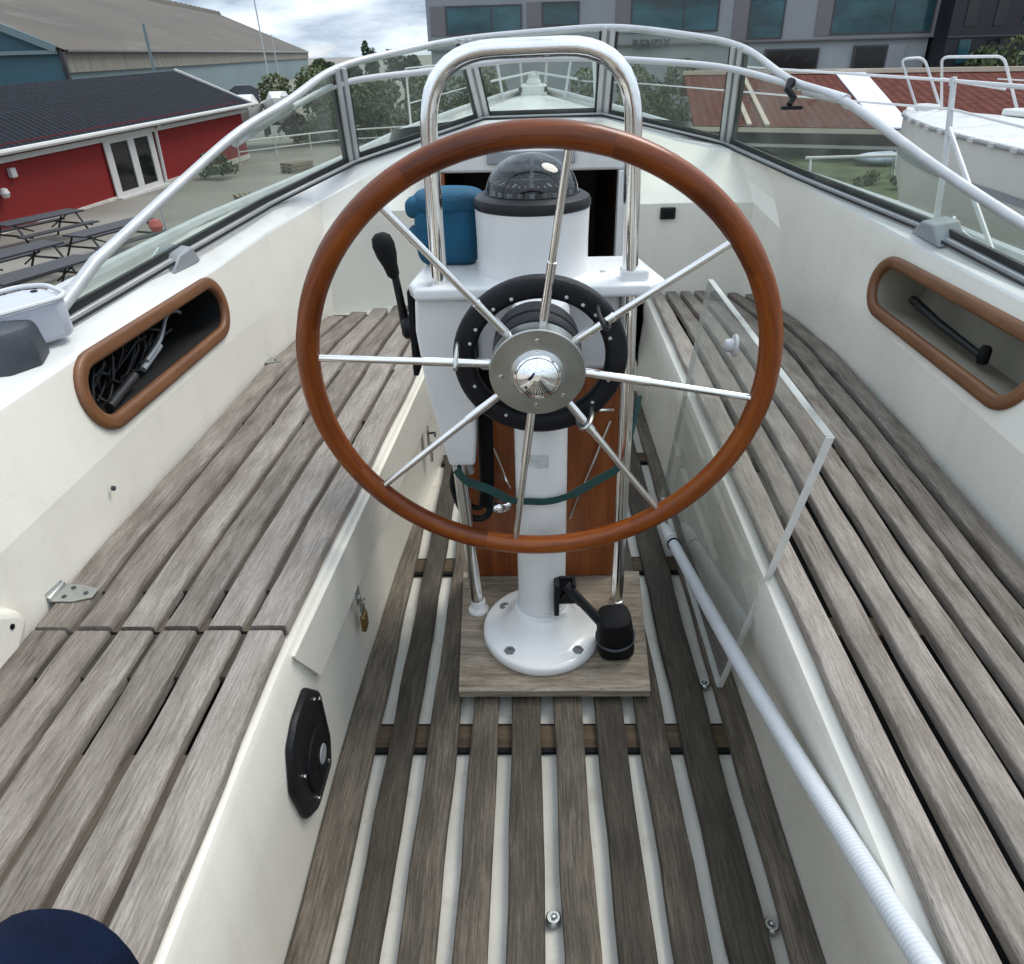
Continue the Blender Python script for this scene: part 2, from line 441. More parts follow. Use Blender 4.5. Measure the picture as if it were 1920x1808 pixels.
for si, (a, b, q) in enumerate(((0, 8, P0), (10, 19, R0))):
    rings = []
    for n_, i in enumerate(range(a, b)):
        kind = 'side' if (i <= 4 or i >= 14) else ('corner' if i in (5, 13) else 'bulk')
        p0 = list(q[n_])
        if kind == 'side': p0[1] = T[i][1]
        rings.append(col(i, p0, T[i], kind))
    lo_, hi_ = (1, 4) if si == 0 else (4, 7)
    # whole columns outside the pocket's bay, lower rows inside it
    m.loft(rings[:lo_+1], False, False); m.loft(rings[hi_:], False, False)
    bay = rings[lo_:hi_+1]
    m.loft([r[:3] for r in bay], False, False)
    if bay[0][0].y > bay[-1][0].y: bay = bay[::-1]
    def sx(y, z, bay=bay):
        xs = [float(np.interp(z, [p.z for p in r[2:]], [p.x for p in r[2:]])) for r in bay]
        return float(np.interp(y, [r[2].y for r in bay], xs))
    SURF.append(sx)
    bound = [(r[2].y, r[2].z) for r in bay] + [(bay[-1][3].y, bay[-1][3].z)] + [(r[4].y, r[4].z) for r in bay[::-1]] + [(bay[0][3].y, bay[0][3].z)]
    HL = (.685, .735)[si]
    hole = oval2(*HOLE[si], HL, .118)
    pts = bound + hole
    e = [(k, (k+1) % len(bound)) for k in range(len(bound))]
    nb = len(bound)
    e += [(nb+k, nb+(k+1) % len(hole)) for k in range(len(hole))]
    vo, eo, fo, *_ = delaunay_2d_cdt([Vector(p) for p in pts], e, [], 0, 1e-5)
    n0 = m.add([(sx(p.x, p.y), p.x, p.y) for p in vo])
    cy, cz = HOLE[si]
    for f in fo:
        c_ = sum((vo[k] for k in f), Vector((0, 0)))/len(f)
        r_ = .118/2; h_ = HL/2 - r_
        dx = max(abs(c_.x-cy)-h_, 0); dz = c_.y-cz
        if dx*dx+dz*dz < (r_*0.985)**2: continue
        inside = False
        # stay within the bay outline
        for k in range(nb):
            x1, y1 = bound[k]; x2, y2 = bound[(k+1) % nb]
            if (y1 > c_.y) != (y2 > c_.y) and c_.x < (x2-x1)*(c_.y-y1)/(y2-y1)+x1: inside = not inside
        if inside: m.face([n0+k for k in f])
# centre above the hatch
m.quad((-.355,3.10,.94), (.355,3.10,.94), T[10], T[7])
m.poly([T[7], T[10], T[9], T[8]])
coam = part('cockpit_coaming', m, gel, boat, angle=13)
tag(coam, 'cream moulded cockpit sides and bulkhead')
# deck strip between coaming edge and windshield, and side deck outside
sheer = []
for i in range(NS):
    if i <= 3: sheer.append((-1.40, G[i][1], .69))
    elif i >= 15: sheer.append((1.42, G[i][1], .70))
    else: sheer.append(None)
D = {4:(-1.38,2.9,.69),5:(-1.37,3.3,.69),6:(-1.34,3.7,.69),7:(-1.30,4.1,.69),8:(-1.26,4.5,.69),9:(0,5.2,.95),10:(1.29,4.5,.69),11:(1.34,4.1,.69),12:(1.38,3.7,.69),13:(1.40,3.3,.69),14:(1.41,2.9,.69)}
for i in D: sheer[i] = D[i]
m = MB()
def lip(t, g_):
    t = Vector(t); g_ = Vector(g_); d = (g_-t)
    d.z = 0
    if d.length < 1e-4: d = Vector((0,1,0))
    d.normalize()
    return [t, t + d*0.006 + Vector((0,0,0.008)), t + d*0.018 + Vector((0,0,0.010))]
m.loft([lip(T[i], G[i]) + [Vector(G[i]) + Vector((0,0,-0.004))] for i in range(NS)], False, False)
dk = part('coaming_deck', m, gel_w, boat, angle=50)
m = MB()
for rng in (range(0, 9), range(10, NS)):
    m.loft([[Vector(G[i]) + Vector((0,0,-0.004)), (Vector(G[i])*0.7 + Vector(sheer[i])*0.3) + Vector((0,0,-0.07)), sheer[i]] for i in rng], False, False)
# foredeck and cabin top
cab = [(3.5, .56, 1.045, .70), (4.5, .50, 1.0, .68), (5.6, .40, .935, .68), (6.0, .36, .80, .69)]
rows = []
B = lambda y: interp(y, [-1.6, 0, 2, 3, 4.5, 6, 7.2, 8.2, 8.9], [1.20, 1.34, 1.38, 1.37, 1.24, .98, .66, .32, .03])
ZS = lambda y: interp(y, [-1.6, 2, 4.5, 7, 8.9], [.70, .69, .69, .80, .90])
c0 = 0.05
for y in (3.5, 4.2, 5.0, 5.6, 5.9, 6.6, 7.4, 8.2, 8.9):
    b = B(y); z = ZS(y)
    if y < 5.95:
        hw = interp(y, [3.5, 5.9], [.62, .36]); hz = interp(y, [3.5, 5.6, 5.9], [1.045, .925, .80])
        if y > 5.7: hz = z+0.03
        r = [(-b, y, z), (-hw-.14, y, z+.02), (-hw-.02, y, hz-.03), (-hw*.5, y, hz+.005), (0, y, hz+.012), (hw*.5, y, hz+.005), (hw+.02, y, hz-.03), (hw+.14, y, z+.02), (b, y, z)]
    else:
        r = [(-b, y, z)] + [(-b + 2*b*k/8, y, z + 0.03*math.sin(math.pi*k/8)) for k in range(1, 8)] + [(b, y, z)]
    rows.append([(x + c0, yy, zz) for x, yy, zz in r])
m.loft(rows, False, False)
part('fore_deck', m, gel_w, boat, angle=40)
# hull outside with keel
m = MB(); rows = []
for y in (-1.6, -0.5, 1, 2.5, 4, 5.5, 7, 8.2, 8.95):
    b = B(min(y, 8.9)); z = ZS(y); k = interp(y, [-1.6, 2, 6, 8.95], [.0, -.9, -.7, .25]); 
    w = interp(y, [-1.6, 2, 6, 8.9], [1.05, 1.25, .75, .02])
    rows.append([(-b+c0, y, z+.04), (-b*0.99+c0, y, z-.10), (-w+c0, y, min(k+.55, z-.2)), (c0, y, k-.35), (w+c0, y, min(k+.55, z-.2)), (b*.99+c0, y, z-.10), (b+c0, y, z+.04)])
m.loft(rows, False, False)
m.poly(rows[0])
hull = part('hull', m, gel_w, boat, angle=50)
m = MB(); m.loft([[(c0-.12, .9, z), (c0+.12, .9, z), (c0+.05, 3.6, z), (c0-.05, 3.6, z)] for z in (-1.0, GZ)], True, True)
part('keel', m, slate, boat)
# toe rails
for s in (-1, 1):
    m = MB(); m.tube([(s*B(y)+c0, y, ZS(y)+.05) for y in np.linspace(-1.5, 8.9, 26)], .022, 8)
    part('toe_rail', m, rail_m, boat)
# seat lockers: front faces and sole
def XL(y): return interp(y, [-1, .44, .8, 1.0, 1.32, 2.27, 2.9], [-.432, -.433, -.437, -.434, -.414, -.356, -.33])
def XR(y): return interp(y, [-1, .44, 1.0, 1.8, 3.05], [.454, .455, .463, .478, .492])
def SL(y): return interp(y, [-1, .65, 1.1, 1.43, 1.88, 2.5, 3], [-.424, -.425, -.424, -.414, -.395, -.335, -.32])
def SR(y): return interp(y, [-1, .65, 1.2, 2.0, 3], [.470, .471, .474, .462, .458])
yy = list(np.linspace(-1.4, 3.05, 26))
m = MB(); m.loft([[(XL(y)-.06, y, .405), (XL(y)-.012, y, .408), (XL(y)+.002, y, .402), (XL(y)+.008, y, .388), (SL(y)-.004, y, .20), (SL(y), y, -.035)] for y in yy], False, False)
part('locker_front', m, gel, boat, angle=40)
# lid of the locker below the forward seat, standing proud
m = MB()
def lockpt(y, z, off):
    t = (z+.03)/.43; x = SL(y)+(XL(y)+.008-SL(y))*t
    return (x+off, y, z)
for (pts) in ([(.955,.392),(1.045,.262),(1.40,.25),(2.6,.24),(2.6,.392),(1.8,.392)],):
    n = m.add([lockpt(y, z, .008) for y, z in pts] + [lockpt(y, z, -.01) for y, z in pts]); k = len(pts)
    m.face(range(n, n+k))
    for i in range(k): m.face((n+i, n+(i+1) % k, n+k+(i+1) % k, n+k+i))
part('locker_door', m, gel, boat, bevel=.003, angle=30)
m = MB(); m.loft([[(SR(y), y, -.035), (SR(y)+.001, y, .16), (XR(y)-.020, y, .30), (XR(y)-.026, y, .385), (XR(y)-.020, y, .402), (XR(y)-.004, y, .408), (XR(y)+.06, y, .405)] for y in yy], False, False)
part('locker_front', m, gel, boat, angle=40)
m = MB(); m.loft([[(SL(y)-.03, y, -.031), (SR(y)+.03, y, -.031)] for y in yy], False, False)
part('cockpit_sole', m, pan, boat)
m = MB(); m.poly([(-.40,2.15,.409),(-.345,2.9,.409),(-.30,3.06,.409),(-.60,3.05,.409),(-.84,2.96,.409),(-.885,2.50,.409),(-.89,2.15,.409)])
part('seat_moulding', m, gel, boat)
m = MB(); m.poly([(.53,2.80,.39),(1.04,2.80,.39),(1.02,2.98,.39),(.94,3.06,.39),(.53,3.06,.39)])
part('seat_moulding', m, gel, boat)
m = MB(); m.quad((-.5, 3.03, -.04), (.5, 3.03, -.04), (.36, 3.03, .42), (-.36, 3.03, .42))
part('bridge_deck', m, gel, boat)
m = MB(); m.box((-.9, -1.42, -.05), (1.0, -1.38, .77))
part('stern_bulkhead', m, gel, boat)
# near-black sheet painted as the shade in the lockers below the slats
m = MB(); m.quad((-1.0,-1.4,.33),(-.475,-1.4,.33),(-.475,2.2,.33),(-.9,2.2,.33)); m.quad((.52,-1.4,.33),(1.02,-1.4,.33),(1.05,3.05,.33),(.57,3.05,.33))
part('locker_shade', m, dark_in, boat)
# cabin behind the companionway
m = MB()
for q in (((-.36,3.02,.0),(-.36,4.3,.0),(-.36,4.3,.93),(-.36,3.02,.93)), ((.36,3.02,.0),(.36,3.02,.93),(.36,4.3,.93),(.36,4.3,.0)),
          ((-.36,4.3,0),(.36,4.3,0),(.36,4.3,.93),(-.36,4.3,.93)), ((-.36,3.02,.42),(.36,3.02,.42),(.36,4.3,.0),(-.36,4.3,.0)), ((-.36,3.02,.93),(-.36,4.3,.93),(.36,4.3,.93),(.36,3.02,.93))):
    m.quad(*q)
part('companionway', m, cabin_in, boat)
m = MB(); m.box((-.385,3.0,.90),(.385,3.42,.985))
h = part('sliding_hatch', m, gel_w, boat, bevel=.012)
m = MB(); m.box((-.16,2.985,.93),(.17,2.999,.975)); sub('hatch_handle', m, grey_pl, h, bevel=.004)
m = MB()
m.box((-.36,2.985,.42),(-.325,3.05,.90)); 
part('hatch_frame', m, leaf_w, boat, bevel=.004)
m = MB(); m.box((.335,2.985,.42),(.365,3.05,.90)); part('hatch_frame', m, gel_w, boat, bevel=.004)
# black socket on the bulkhead
m = MB(); m.box((.502,2.992,.718),(.560,3.006,.762)); o = part('power_socket', m, black, boat, bevel=.004)
m = MB(); m.box((.515,2.988,.728),(.547,2.9925,.752)); sub('socket_cover', m, rubber, o, bevel=.003)
# storage pockets with oval teak trims
def stadium(L_, W_, n=14, sup=1.0):
    r = W_/2; h_ = L_/2 - r; out = []
    for k in range(n+1):
        a = -math.pi/2 + math.pi*k/n; out.append((h_ + r*math.cos(a), r*math.sin(a)))
    for k in range(n+1):
        a = math.pi/2 + math.pi*k/n; out.append((-h_ + r*math.cos(a), r*math.sin(a)))
    return out
def frame(o, ex, ey):
    ex = Vector(ex).normalized(); ey = Vector(ey); ey = (ey - ex*ey.dot(ex)).normalized(); ez = ex.cross(ey)
    M = Matrix((( ex.x, ey.x, ez.x, o[0]), (ex.y, ey.y, ez.y, o[1]), (ex.z, ey.z, ez.z, o[2]), (0,0,0,1)))
    return M
def oval_trim(M, L_, W_, t, h0, h1):
    """a rounded wooden ring, grain along the ring"""
    mb = MB()
    a = stadium(L_, W_); b = stadium(L_-2*t, W_-2*t)
    rings = []
    n = len(a)
    for i in list(range(n)) + [0]:
        ax, ay = a[i]; bx, by = b[i]
        pts = []
        for u, z in ((0, h0), (0.0, h1*.55), (.12, h1*.9), (.3, h1), (.7, h1), (.88, h1*.9), (1, h1*.5), (1, h0)):
            pts.append(M @ Vector((ax+(bx-ax)*u, ay+(by-ay)*u, z)))
        rings.append(pts)
    d = [0]
    for i in range(1, n+1): d.append(d[-1] + (rings[i][0]-rings[i-1][0]).length)
    mb.loft(rings, True, False, lambda i, j: (0.012*j, d[i]))
    return mb
def pocket(M, L_, W_, depth, mat_):
    mb = MB(); a = stadium(L_, W_); n = len(a)
    k = mb.add([M @ Vector((x, y, .004)) for x, y in a] + [M @ Vector((x*1.04, y*1.1, -depth)) for x, y in a])
    for i in range(n): mb.face((k+i, k+(i+1) % n, k+n+(i+1) % n, k+n+i))
    mb.face([k+n+i for i in range(n)])
    return mb
def surf_frame(si, sgn):
    cy, cz = HOLE[si]; sx = SURF[si]
    o = Vector((sx(cy, cz), cy, cz))
    ex = Vector((sx(cy+.3, cz)-sx(cy-.3, cz), .6, 0))*sgn
    ey = Vector((sx(cy, cz+.05)-sx(cy, cz-.05), 0, .1))
    return frame(o, ex, ey)
def on_surface(si, mb):
    """bend a flat piece to the slight curve of the coaming"""
    cy, cz = HOLE[si]; f = SURF[si]; x0 = f(cy, cz)
    gy = (f(cy+.3, cz)-f(cy-.3, cz))/.6; gz = (f(cy, cz+.05)-f(cy, cz-.05))/.1
    mb.v = [(p[0] + f(p[1], p[2]) - (x0 + gy*(p[1]-cy) + gz*(p[2]-cz)), p[1], p[2]) for p in mb.v]
    return mb
ML = surf_frame(0, 1)
MR = surf_frame(1, -1)
grey_in = painted("grey_locker_lining", (0.30, 0.28, 0.225), 0.7, 0.2, 5, 0.1, 60)
for M_, mat_, lab, dep, HL in ((ML, dark_in, 'deep black inside with cables', .24, .685), (MR, grey_in, 'pale grey inside', .15, .735)):
    si_ = 0 if M_ is ML else 1
    pk = part('storage_pocket', on_surface(si_, pocket(M_, HL-.005, .115, dep, mat_)), mat_, boat, angle=30)
    tag(pk, 'oval storage pocket, ' + lab)
    sub('teak_trim', on_surface(si_, oval_trim(M_, HL+.058, .176, .033, -.002, .013)), trim_w, pk, angle=50)
# ------------------------------------------------------------------ pulpit, stanchion, lifelines
m = MB()
def bow(y, dx, z): return (dx*B(y)+c0, y, ZS(y)+z)
m.tube(fillet([bow(7.4,-.92,.03),bow(7.45,-.9,.44),(-.30+c0,8.5,1.30),(.30+c0,8.5,1.30),bow(7.45,.9,.44),bow(7.4,.92,.03)], .12), .014, 8)
m.tube([bow(8.1,-.85,.03),(-.36+c0,8.1,1.24)], .013, 8); m.tube([bow(8.1,.85,.03),(.36+c0,8.1,1.24)], .013, 8)
m.tube([(-.12+c0,8.75,.92),(-.14+c0,8.5,1.30)], .013, 8); m.tube([(.12+c0,8.75,.92),(.14+c0,8.5,1.30)], .013, 8)
m.tube([(-.40+c0,7.8,1.05),(0+c0,8.45,1.10),(.40+c0,7.8,1.05)], .010, 8)
part('pulpit', m, white_pl, boat)
m = MB()
m.box((-.13+c0,8.35,.88),(.13+c0,8.75,.99)); m.lathe([(.07,.97),(.08,1.0),(.05,1.06),(.07,1.09),(0,1.10)], Matrix.Translation((c0,8.45,0)), 16)
o = part('anchor_windlass', m, gel_w, boat, bevel=.02)
for x_ in (-.15, .105):
    m = MB(); m.box((x_+c0,8.325,.93),(x_+.03+c0,8.349,.975)); sub('windlass_drum', m, black, o, bevel=.004)
m = MB(); m.box((-.24+c0,6.3,.80),(.24+c0,6.8,.86)); part('fore_hatch', m, grey_pl, boat, bevel=.02)
m = MB(); m.tube([(1.36,2.595,.70),(1.36,2.65,.96),(1.36,2.722,1.19)], [.0105,.010,.009], 10)
m.lathe([(.0105,.0),(.012,.012),(.011,.022),(0,.028)], Matrix.Translation((1.36,2.722,1.165)), 10); m.lathe([(.035,.0),(.03,.02),(.016,.03)], Matrix.Translation((1.36,2.595,.70)), 14)
m.tube([(1.36,2.674,1.045),(1.36,2.225,.735)], .0080, 10)
part('stanchion', m, rail_m, boat)
m = MB()
m.tube([(1.36,-1.2,1.17),(1.36,2.722,1.18),(.9+c0,6.6,1.2),(.42,8.05,1.21)], .005, 8); m.tube([(1.36,-1.2,.93),(1.36,2.69,1.10),(.9+c0,6.6,1.04),(.5,7.9,1.03)], .004, 8)
part('lifeline', m, white_pl, boat)
m = MB()
m.tube([(-1.70,-1.2,1.17),(-1.70,.5,1.17)], .006, 8)
m = MB(); m.tube([(-.90,6.2,.70),(-.90,6.2,1.20)], .010, 10)
part('stanchion', m, steel, boat)
m = MB(); m.tube([(-.90,6.2,1.20),(-.40,8.05,1.22)], .005, 8); m.tube([(-.90,6.2,.97),(-.45,8.0,1.03)], .004, 8)
part('lifeline', m, white_pl, boat)

# ------------------------------------------------------------------ slatted seats
def plank(mb, ys, Lf, Rf, ztop, th=.02, r=.005, jit=.0012, voff=0.0):
    """one slat: rounded section swept along y between the edge curves Lf and Rf"""
    rings = []; w = []
    ph = random.uniform(0, 9)
    for y in ys:
        a = Lf(y) + jit*math.sin(y*17+ph) + random.uniform(-jit, jit)*.6
        b = Rf(y) + jit*math.sin(y*13+ph*2) + random.uniform(-jit, jit)*.6
        z = ztop + random.uniform(-.0008, .0008)
        rings.append([(a, y, z-th), (a, y, z-r), (a+r*.3, y, z-r*.3), (a+r, y, z), ((a+b)/2, y, z+.0004), (b-r, y, z), (b-r*.3, y, z-r*.3), (b, y, z-r), (b, y, z-th)])
        w.append(b-a)
    us = [-.02, -.005, -.002, .0, .5, 1.0, 1.0, 1.0, 1.0]
    ex = [0, 0, 0, 0, 0, 0, .002, .005, .02]
    mb.loft(rings, True, True, lambda i, j: (us[j % 9]*(w[i] if us[j % 9] > 0 else 1)+ex[j % 9] if j < 9 else -.04, ys[i]+voff))
def seat(side):
    if side < 0:
        name = 'weathered grey teak slatted cockpit seat with two steel hinges, below the open black pocket'
        XI = lambda y: XL(y) - .004
        XO = lambda y: interp(y, [-1.4, 1.0, 1.25, 1.5, 1.8, 2.22, 2.5, 2.77], [-.886, -.888, -.894, -.884, -.874, -.866, -.832, -.775])
        n, gap, lids = 6, .0155, ((-.9, .9775), (.9855, 2.80))
    else:
        name = 'weathered grey teak slatted cockpit seat with wide dark gaps, below the pale pocket'
        XI = lambda y: XR(y) - .002
        XO = lambda y: interp(y, [-1.4, .5, 1.145, 1.74, 2.33, 2.67, 2.85, 3.0], [.895, .905, .928, .962, .978, .950, .915, .88])
        n, gap, lids = 7, .0195, ((-.9, 3.0),)
    root = thing('slatted_seat', name, 'seat', ((XI(1)+XO(1))/2, 1.0, .40), 'slatted teak cockpit seats')
    for y0, y1 in lids:
        mb = MB()
        for k in range(n):
            def ed(y, u, k=k):
                W = XO(y)-XI(y); sg = 1 if W > 0 else -1
                w = (abs(W)-gap*(n-1))/n
                return XI(y) + sg*(k*(w+gap) + u*w)
            e0, e1 = y0, y1
            if y1 > 2.7:                                  # forward ends follow the curved bulkhead
                c_ = abs((ed(2.7, .5) - XI(2.7))/(XO(2.7)-XI(2.7)))
                if side < 0: e1 = y1 + .12 - .14*c_*c_ - .05*c_
                else: e1 = 3.0 - .07*max(0, c_-.6)/.4
            e0 += random.uniform(-.001, .003); e1 += random.uniform(-.003, .001)
            ys = list(np.linspace(e0, e1, max(8, int((e1-e0)/.07))))
            f0 = (lambda y: ed(y, 0)) if side > 0 else (lambda y: ed(y, 1))
            f1 = (lambda y: ed(y, 1)) if side > 0 else (lambda y: ed(y, 0))
            plank(mb, ys, f0, f1, .436, .022, .0045)
        o = part('seat_lid', mb, teak_grey, root, angle=60)
        # support below: pale board between the through-slots on the left, battens on the right
        mb = MB()
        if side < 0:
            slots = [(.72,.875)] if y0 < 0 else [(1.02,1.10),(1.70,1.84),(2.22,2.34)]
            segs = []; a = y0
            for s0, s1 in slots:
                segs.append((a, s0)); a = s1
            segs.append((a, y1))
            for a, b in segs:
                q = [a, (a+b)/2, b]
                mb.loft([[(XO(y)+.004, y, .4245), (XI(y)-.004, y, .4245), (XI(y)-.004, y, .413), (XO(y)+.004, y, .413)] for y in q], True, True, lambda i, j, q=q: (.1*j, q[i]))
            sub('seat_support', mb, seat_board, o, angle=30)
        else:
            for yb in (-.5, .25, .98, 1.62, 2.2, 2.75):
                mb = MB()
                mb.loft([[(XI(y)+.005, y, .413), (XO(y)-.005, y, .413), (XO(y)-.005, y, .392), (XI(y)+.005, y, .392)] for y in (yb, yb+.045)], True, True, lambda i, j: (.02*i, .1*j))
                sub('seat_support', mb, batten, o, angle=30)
    return root
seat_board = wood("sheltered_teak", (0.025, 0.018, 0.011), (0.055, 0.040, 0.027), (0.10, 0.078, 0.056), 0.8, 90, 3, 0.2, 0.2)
seatL = seat(-1)
seatR = seat(1)
# hinges on the left seat: one leaf flat on the slats, one up the coaming
for y in (1.075, 2.28):
    mb = MB()
    x0 = -.905
    a = [(x0, y-.02), (x0+.05, y-.022), (x0+.082, y-.010), (x0+.082, y+.014), (x0+.045, y+.026), (x0, y+.030)]
    n_ = mb.add([(x, yy_, .4395) for x, yy_ in a] + [(x, yy_, .4365) for x, yy_ in a]); k = len(a)
    mb.face(range(n_, n_+k)); 
    for i in range(k): mb.face((n_+i, n_+(i+1) % k, n_+k+(i+1) % k, n_+k+i))
    up = [(y-.02, .44), (y-.02, .465), (y-.002, .488), (y+.02, .488), (y+.030, .462), (y+.030, .44)]
    n_ = mb.add([(x0+.004-(z-.44)*.12, yy_, z) for yy_, z in up] + [(x0+.0005-(z-.44)*.12, yy_, z) for yy_, z in up]); k = len(up)
    mb.face(range(n_, n_+k)); 
    for i in range(k): mb.face((n_+i, n_+(i+1) % k, n_+k+(i+1) % k, n_+k+i))
    mb.tube([(x0+.006, y-.02, .442), (x0+.006, y+.030, .442)], .0045, 10)
    h = part('hinge', mb, steel_d, seatL, angle=30, bevel=.0008)
    for px, py in ((.028,-.008),(.064,.002),(.032,.018)):
        mb = MB(); mb.lathe([(.0045,.0),(.0045,.0012),(.001,.0016)], Matrix.Translation((x0+px, y+py, .4395)), 10); sub('screw', mb, slate, h)

# ------------------------------------------------------------------ floor grating
root = thing('floor_grating', 'dark grey teak slat grating on the cockpit floor', 'grating', (.03, 1.0, 0))
cx = [(-.336-.0885), -.336, -.251, -.158, -.069, .027, .119, .211, .302, .403, (.403+.085)]
mb = MB()
g_ = .0150
for k in range(10):
    a, b = cx[k]+g_, cx[k+1]-g_
    if k == 0: a = -.43
    if k == 9: b = .478
    def lf(y, a=a): return max(a, SL(y)+.003)
    def rf(y, b=b): return min(b, SR(y)-.003)
    spans = [(-.9, 3.0)]
    if k in (3, 4, 5, 6): spans = [(-.9, 1.27), (1.60, 3.0)]
    for y0, y1 in spans:
        ye = y1
        while ye > y0 + .2 and rf(ye)-lf(ye) < .02: ye -= .05
        ys = list(np.linspace(y0, ye, max(4, int((ye-y0)/.07))))
        plank(mb, ys, lf, rf, 0.0, .019, .004, .0015, voff=k*1.7)
part('slats', mb, teak_sole, root, angle=60)
for y0, y1 in ((.28, .33), (1.105, 1.165), (1.74, 1.80), (2.4, 2.46)):
    mb = MB()
    mb.loft([[(max(-.41, SL(y)+.004), y, -.0195), (.474, y, -.0195), (.474, y, -.0285), (max(-.41, SL(y)+.004), y, -.0285)] for y in (y0, y1)], True, True, lambda i, j: (.06*i+.3, .22*j))
    bt = part('cross_batten', mb, batten, root, angle=30)
    for a_, b_ in ((y0-.012, y0-.0005), (y1+.0005, y1+.006)):  # black strips paint the shadow along both edges of the batten
        mb = MB(); mb.box((max(-.41, SL(y0)+.006), a_, -.0288), (.472, b_, -.0200)); sub('batten_shadow', mb, rubber, bt)
# deck drains / stud fittings in the sole between the slats
for i, (x, y, lab) in enumerate(((.027, .735, 'round steel stud fitting in the middle floor gap'), (.403, .725, 'round steel stud fitting in the floor gap beside the right locker, nearest'), (.403, 1.29, 'round steel stud fitting in the floor gap by the acrylic board corner'))):
    mb = MB(); mb.lathe([(.013,-.030),(.0135,-.016),(.011,-.013),(.0075,-.013),(.007,-.017),(.005,-.016),(.003,-.010),(0,-.009)], Matrix.Translation((x, y, 0)), 20)
    o = mb.build('floor_stud', steel_d, None, angle=30); tag(o, lab, 'fitting', 'floor studs')
# teak block under the pedestal
root = thing('mounting_block', 'bleached teak board under the white steering pedestal', 'board', (.045, 1.43, .0))
mb = MB()
P_ = [(-.176, 1.222), (.262, 1.222), (.292, 1.668), (-.198, 1.668)]
z0, z1 = .012, .036
for k in range(1):
    top = []; 
    for v in (0, 1):
        pass
nx = 6
rings = []
for i in range(nx+1):
    t = i/nx
    a = Vector((*P_[0], 0)).lerp(Vector((*P_[1], 0)), t); b = Vector((*P_[3], 0)).lerp(Vector((*P_[2], 0)), t)
    r = .006
    rings.append([(a.x, a.y, z0), (a.x, a.y, z1-r), (a.x, a.y+r, z1), (b.x, b.y-r, z1), (b.x, b.y, z1-r), (b.x, b.y, z0)])
vv = [0, .06, .066, .5, .506, .57]
mb.loft(rings, True, True, lambda i, j: (vv[j % 6], i*.078))
part('board', mb, teak_block, root, angle=40)
# ------------------------------------------------------------------ steering pedestal
bolt_m = painted("dull_bolt", (0.20, 0.21, 0.22), 0.5, 0.2, 30, 0.05, 200, metal=.6)
PX, PY = .018, 1.43
ped = thing('steering_pedestal', 'white steering pedestal column with round bolted foot', 'pedestal', (PX, PY, .036))
mb = MB()
FM = Matrix.Translation((PX, PY-.014, 0)) @ Matrix.Scale(1.07, 4, (0,1,0))
mb.lathe([(.144,.0365),(.1465,.042),(.1460,.054),(.142,.060),(.134,.062),(.116,.064),(.104,.069),(.088,.084),(.075,.104),(.068,.117),(.0645,.122)], FM, 56)
part('foot_flange', mb, white, ped, angle=50)
mb = MB()
mb.lathe([(.0575,.118),(.0575,.60),(.0575,.86),(.050,.872),(0,.874)], Matrix.Translation((PX,PY,0)), 48)
part('column', mb, white, ped, angle=40)
mb = MB(); mb.lathe([(.0615,.121),(.0625,.125),(.0600,.129),(.0580,.129)], Matrix.Translation((PX,PY,0)), 48)
part('joint_ring', mb, white_pl, ped)
for ax, ay in ((-.078,-.112),(.084,-.110),(-.094,.050),(.094,.058)):
    mb = MB(); mb.lathe([(.0135,.060),(.0135,.066),(.012,.068),(.006,.068),(.0055,.0655),(0,.0655)], Matrix.Translation((PX+ax,PY+ay,0)), 6 if ay < 0 else 16)
    part('bolt', mb, bolt_m, ped, angle=30)
# small worn plate on the column
mb = MB(); n = 10
for s in range(1):
    rings = []
    for k in range(n+1):
        t = -math.pi/2 + (k/n-.5)*.78 - .12
        rings.append([(PX+.0580*math.cos(t), PY+.0580*math.sin(t), z) for z in (.530, .562)])
    mb.loft(rings, False, False)
plate_m = painted("worn_label_plate", (0.50, 0.52, 0.53), 0.5, 0.25, 60, 0.1, 200, dirt_refl=(0.68, 0.70, 0.70), dirt_refl_amt=0.8)
part('worn_plate', mb, plate_m, ped)
# black friction lever with padded cup
mb = MB()
mb.tube([(PX+.045, PY-.045, .17), (PX+.060, PY-.050, .195)], .004, 8)
mb.box((.046,1.350,.142), (.058,1.385,.232)); mb.box((.088,1.350,.180), (.096,1.385,.235)); mb.box((.0462,1.384,.150), (.0955,1.392,.230))
A = Vector((.072,1.362,.226)); Bp = Vector((.178,1.318,.118))
d = (Bp-A).normalized()
mb.tube([A, A.lerp(Bp,.5), Bp], [.013,.0115,.013], 8)
mb.tube([A+Vector((.016,-.012,-.002)), Bp+Vector((.012,-.010,.0))], [.006,.007], 6)
lev = part('brake_lever', mb, black, ped, angle=40, bevel=.002)
mb = MB()
rings = []
C_ = Vector((.190,1.335,.0))
for z, rx, ry in ((.040,.018,.018),(.043,.038,.036),(.055,.043,.042),(.090,.043,.042),(.128,.042,.040),(.150,.040,.038),(.168,.036,.034),(.175,.026,.024)):
    rings.append([C_ + Vector((rx*math.copysign(abs(math.cos(t))**.6, math.cos(t)), ry*math.copysign(abs(math.sin(t))**.6, math.sin(t)), z)) for t in [2*math.pi*k/28 for k in range(28)]])
mb.loft(rings, True, True)
Mt = Matrix.Translation(C_ + Vector((0,0,.1))) @ Matrix.Rotation(rad(12), 4, 'X') @ Matrix.Rotation(rad(-6), 4, 'Y') @ Matrix.Translation(-C_ - Vector((0,0,.1)))
mb.v = [tuple(Mt @ Vector(p)) for p in mb.v]
sub('lever_pad', mb, rubber, lev, angle=40)
mb = MB(); mb.tube([(C_.x+.0445*math.cos(t), C_.y+.0435*math.sin(t)-.004, .098) for t in [2*math.pi*k/24 for k in range(24)]], .0035, 6, closed=True)
mb.v = [tuple(Mt @ Vector(p)) for p in mb.v]
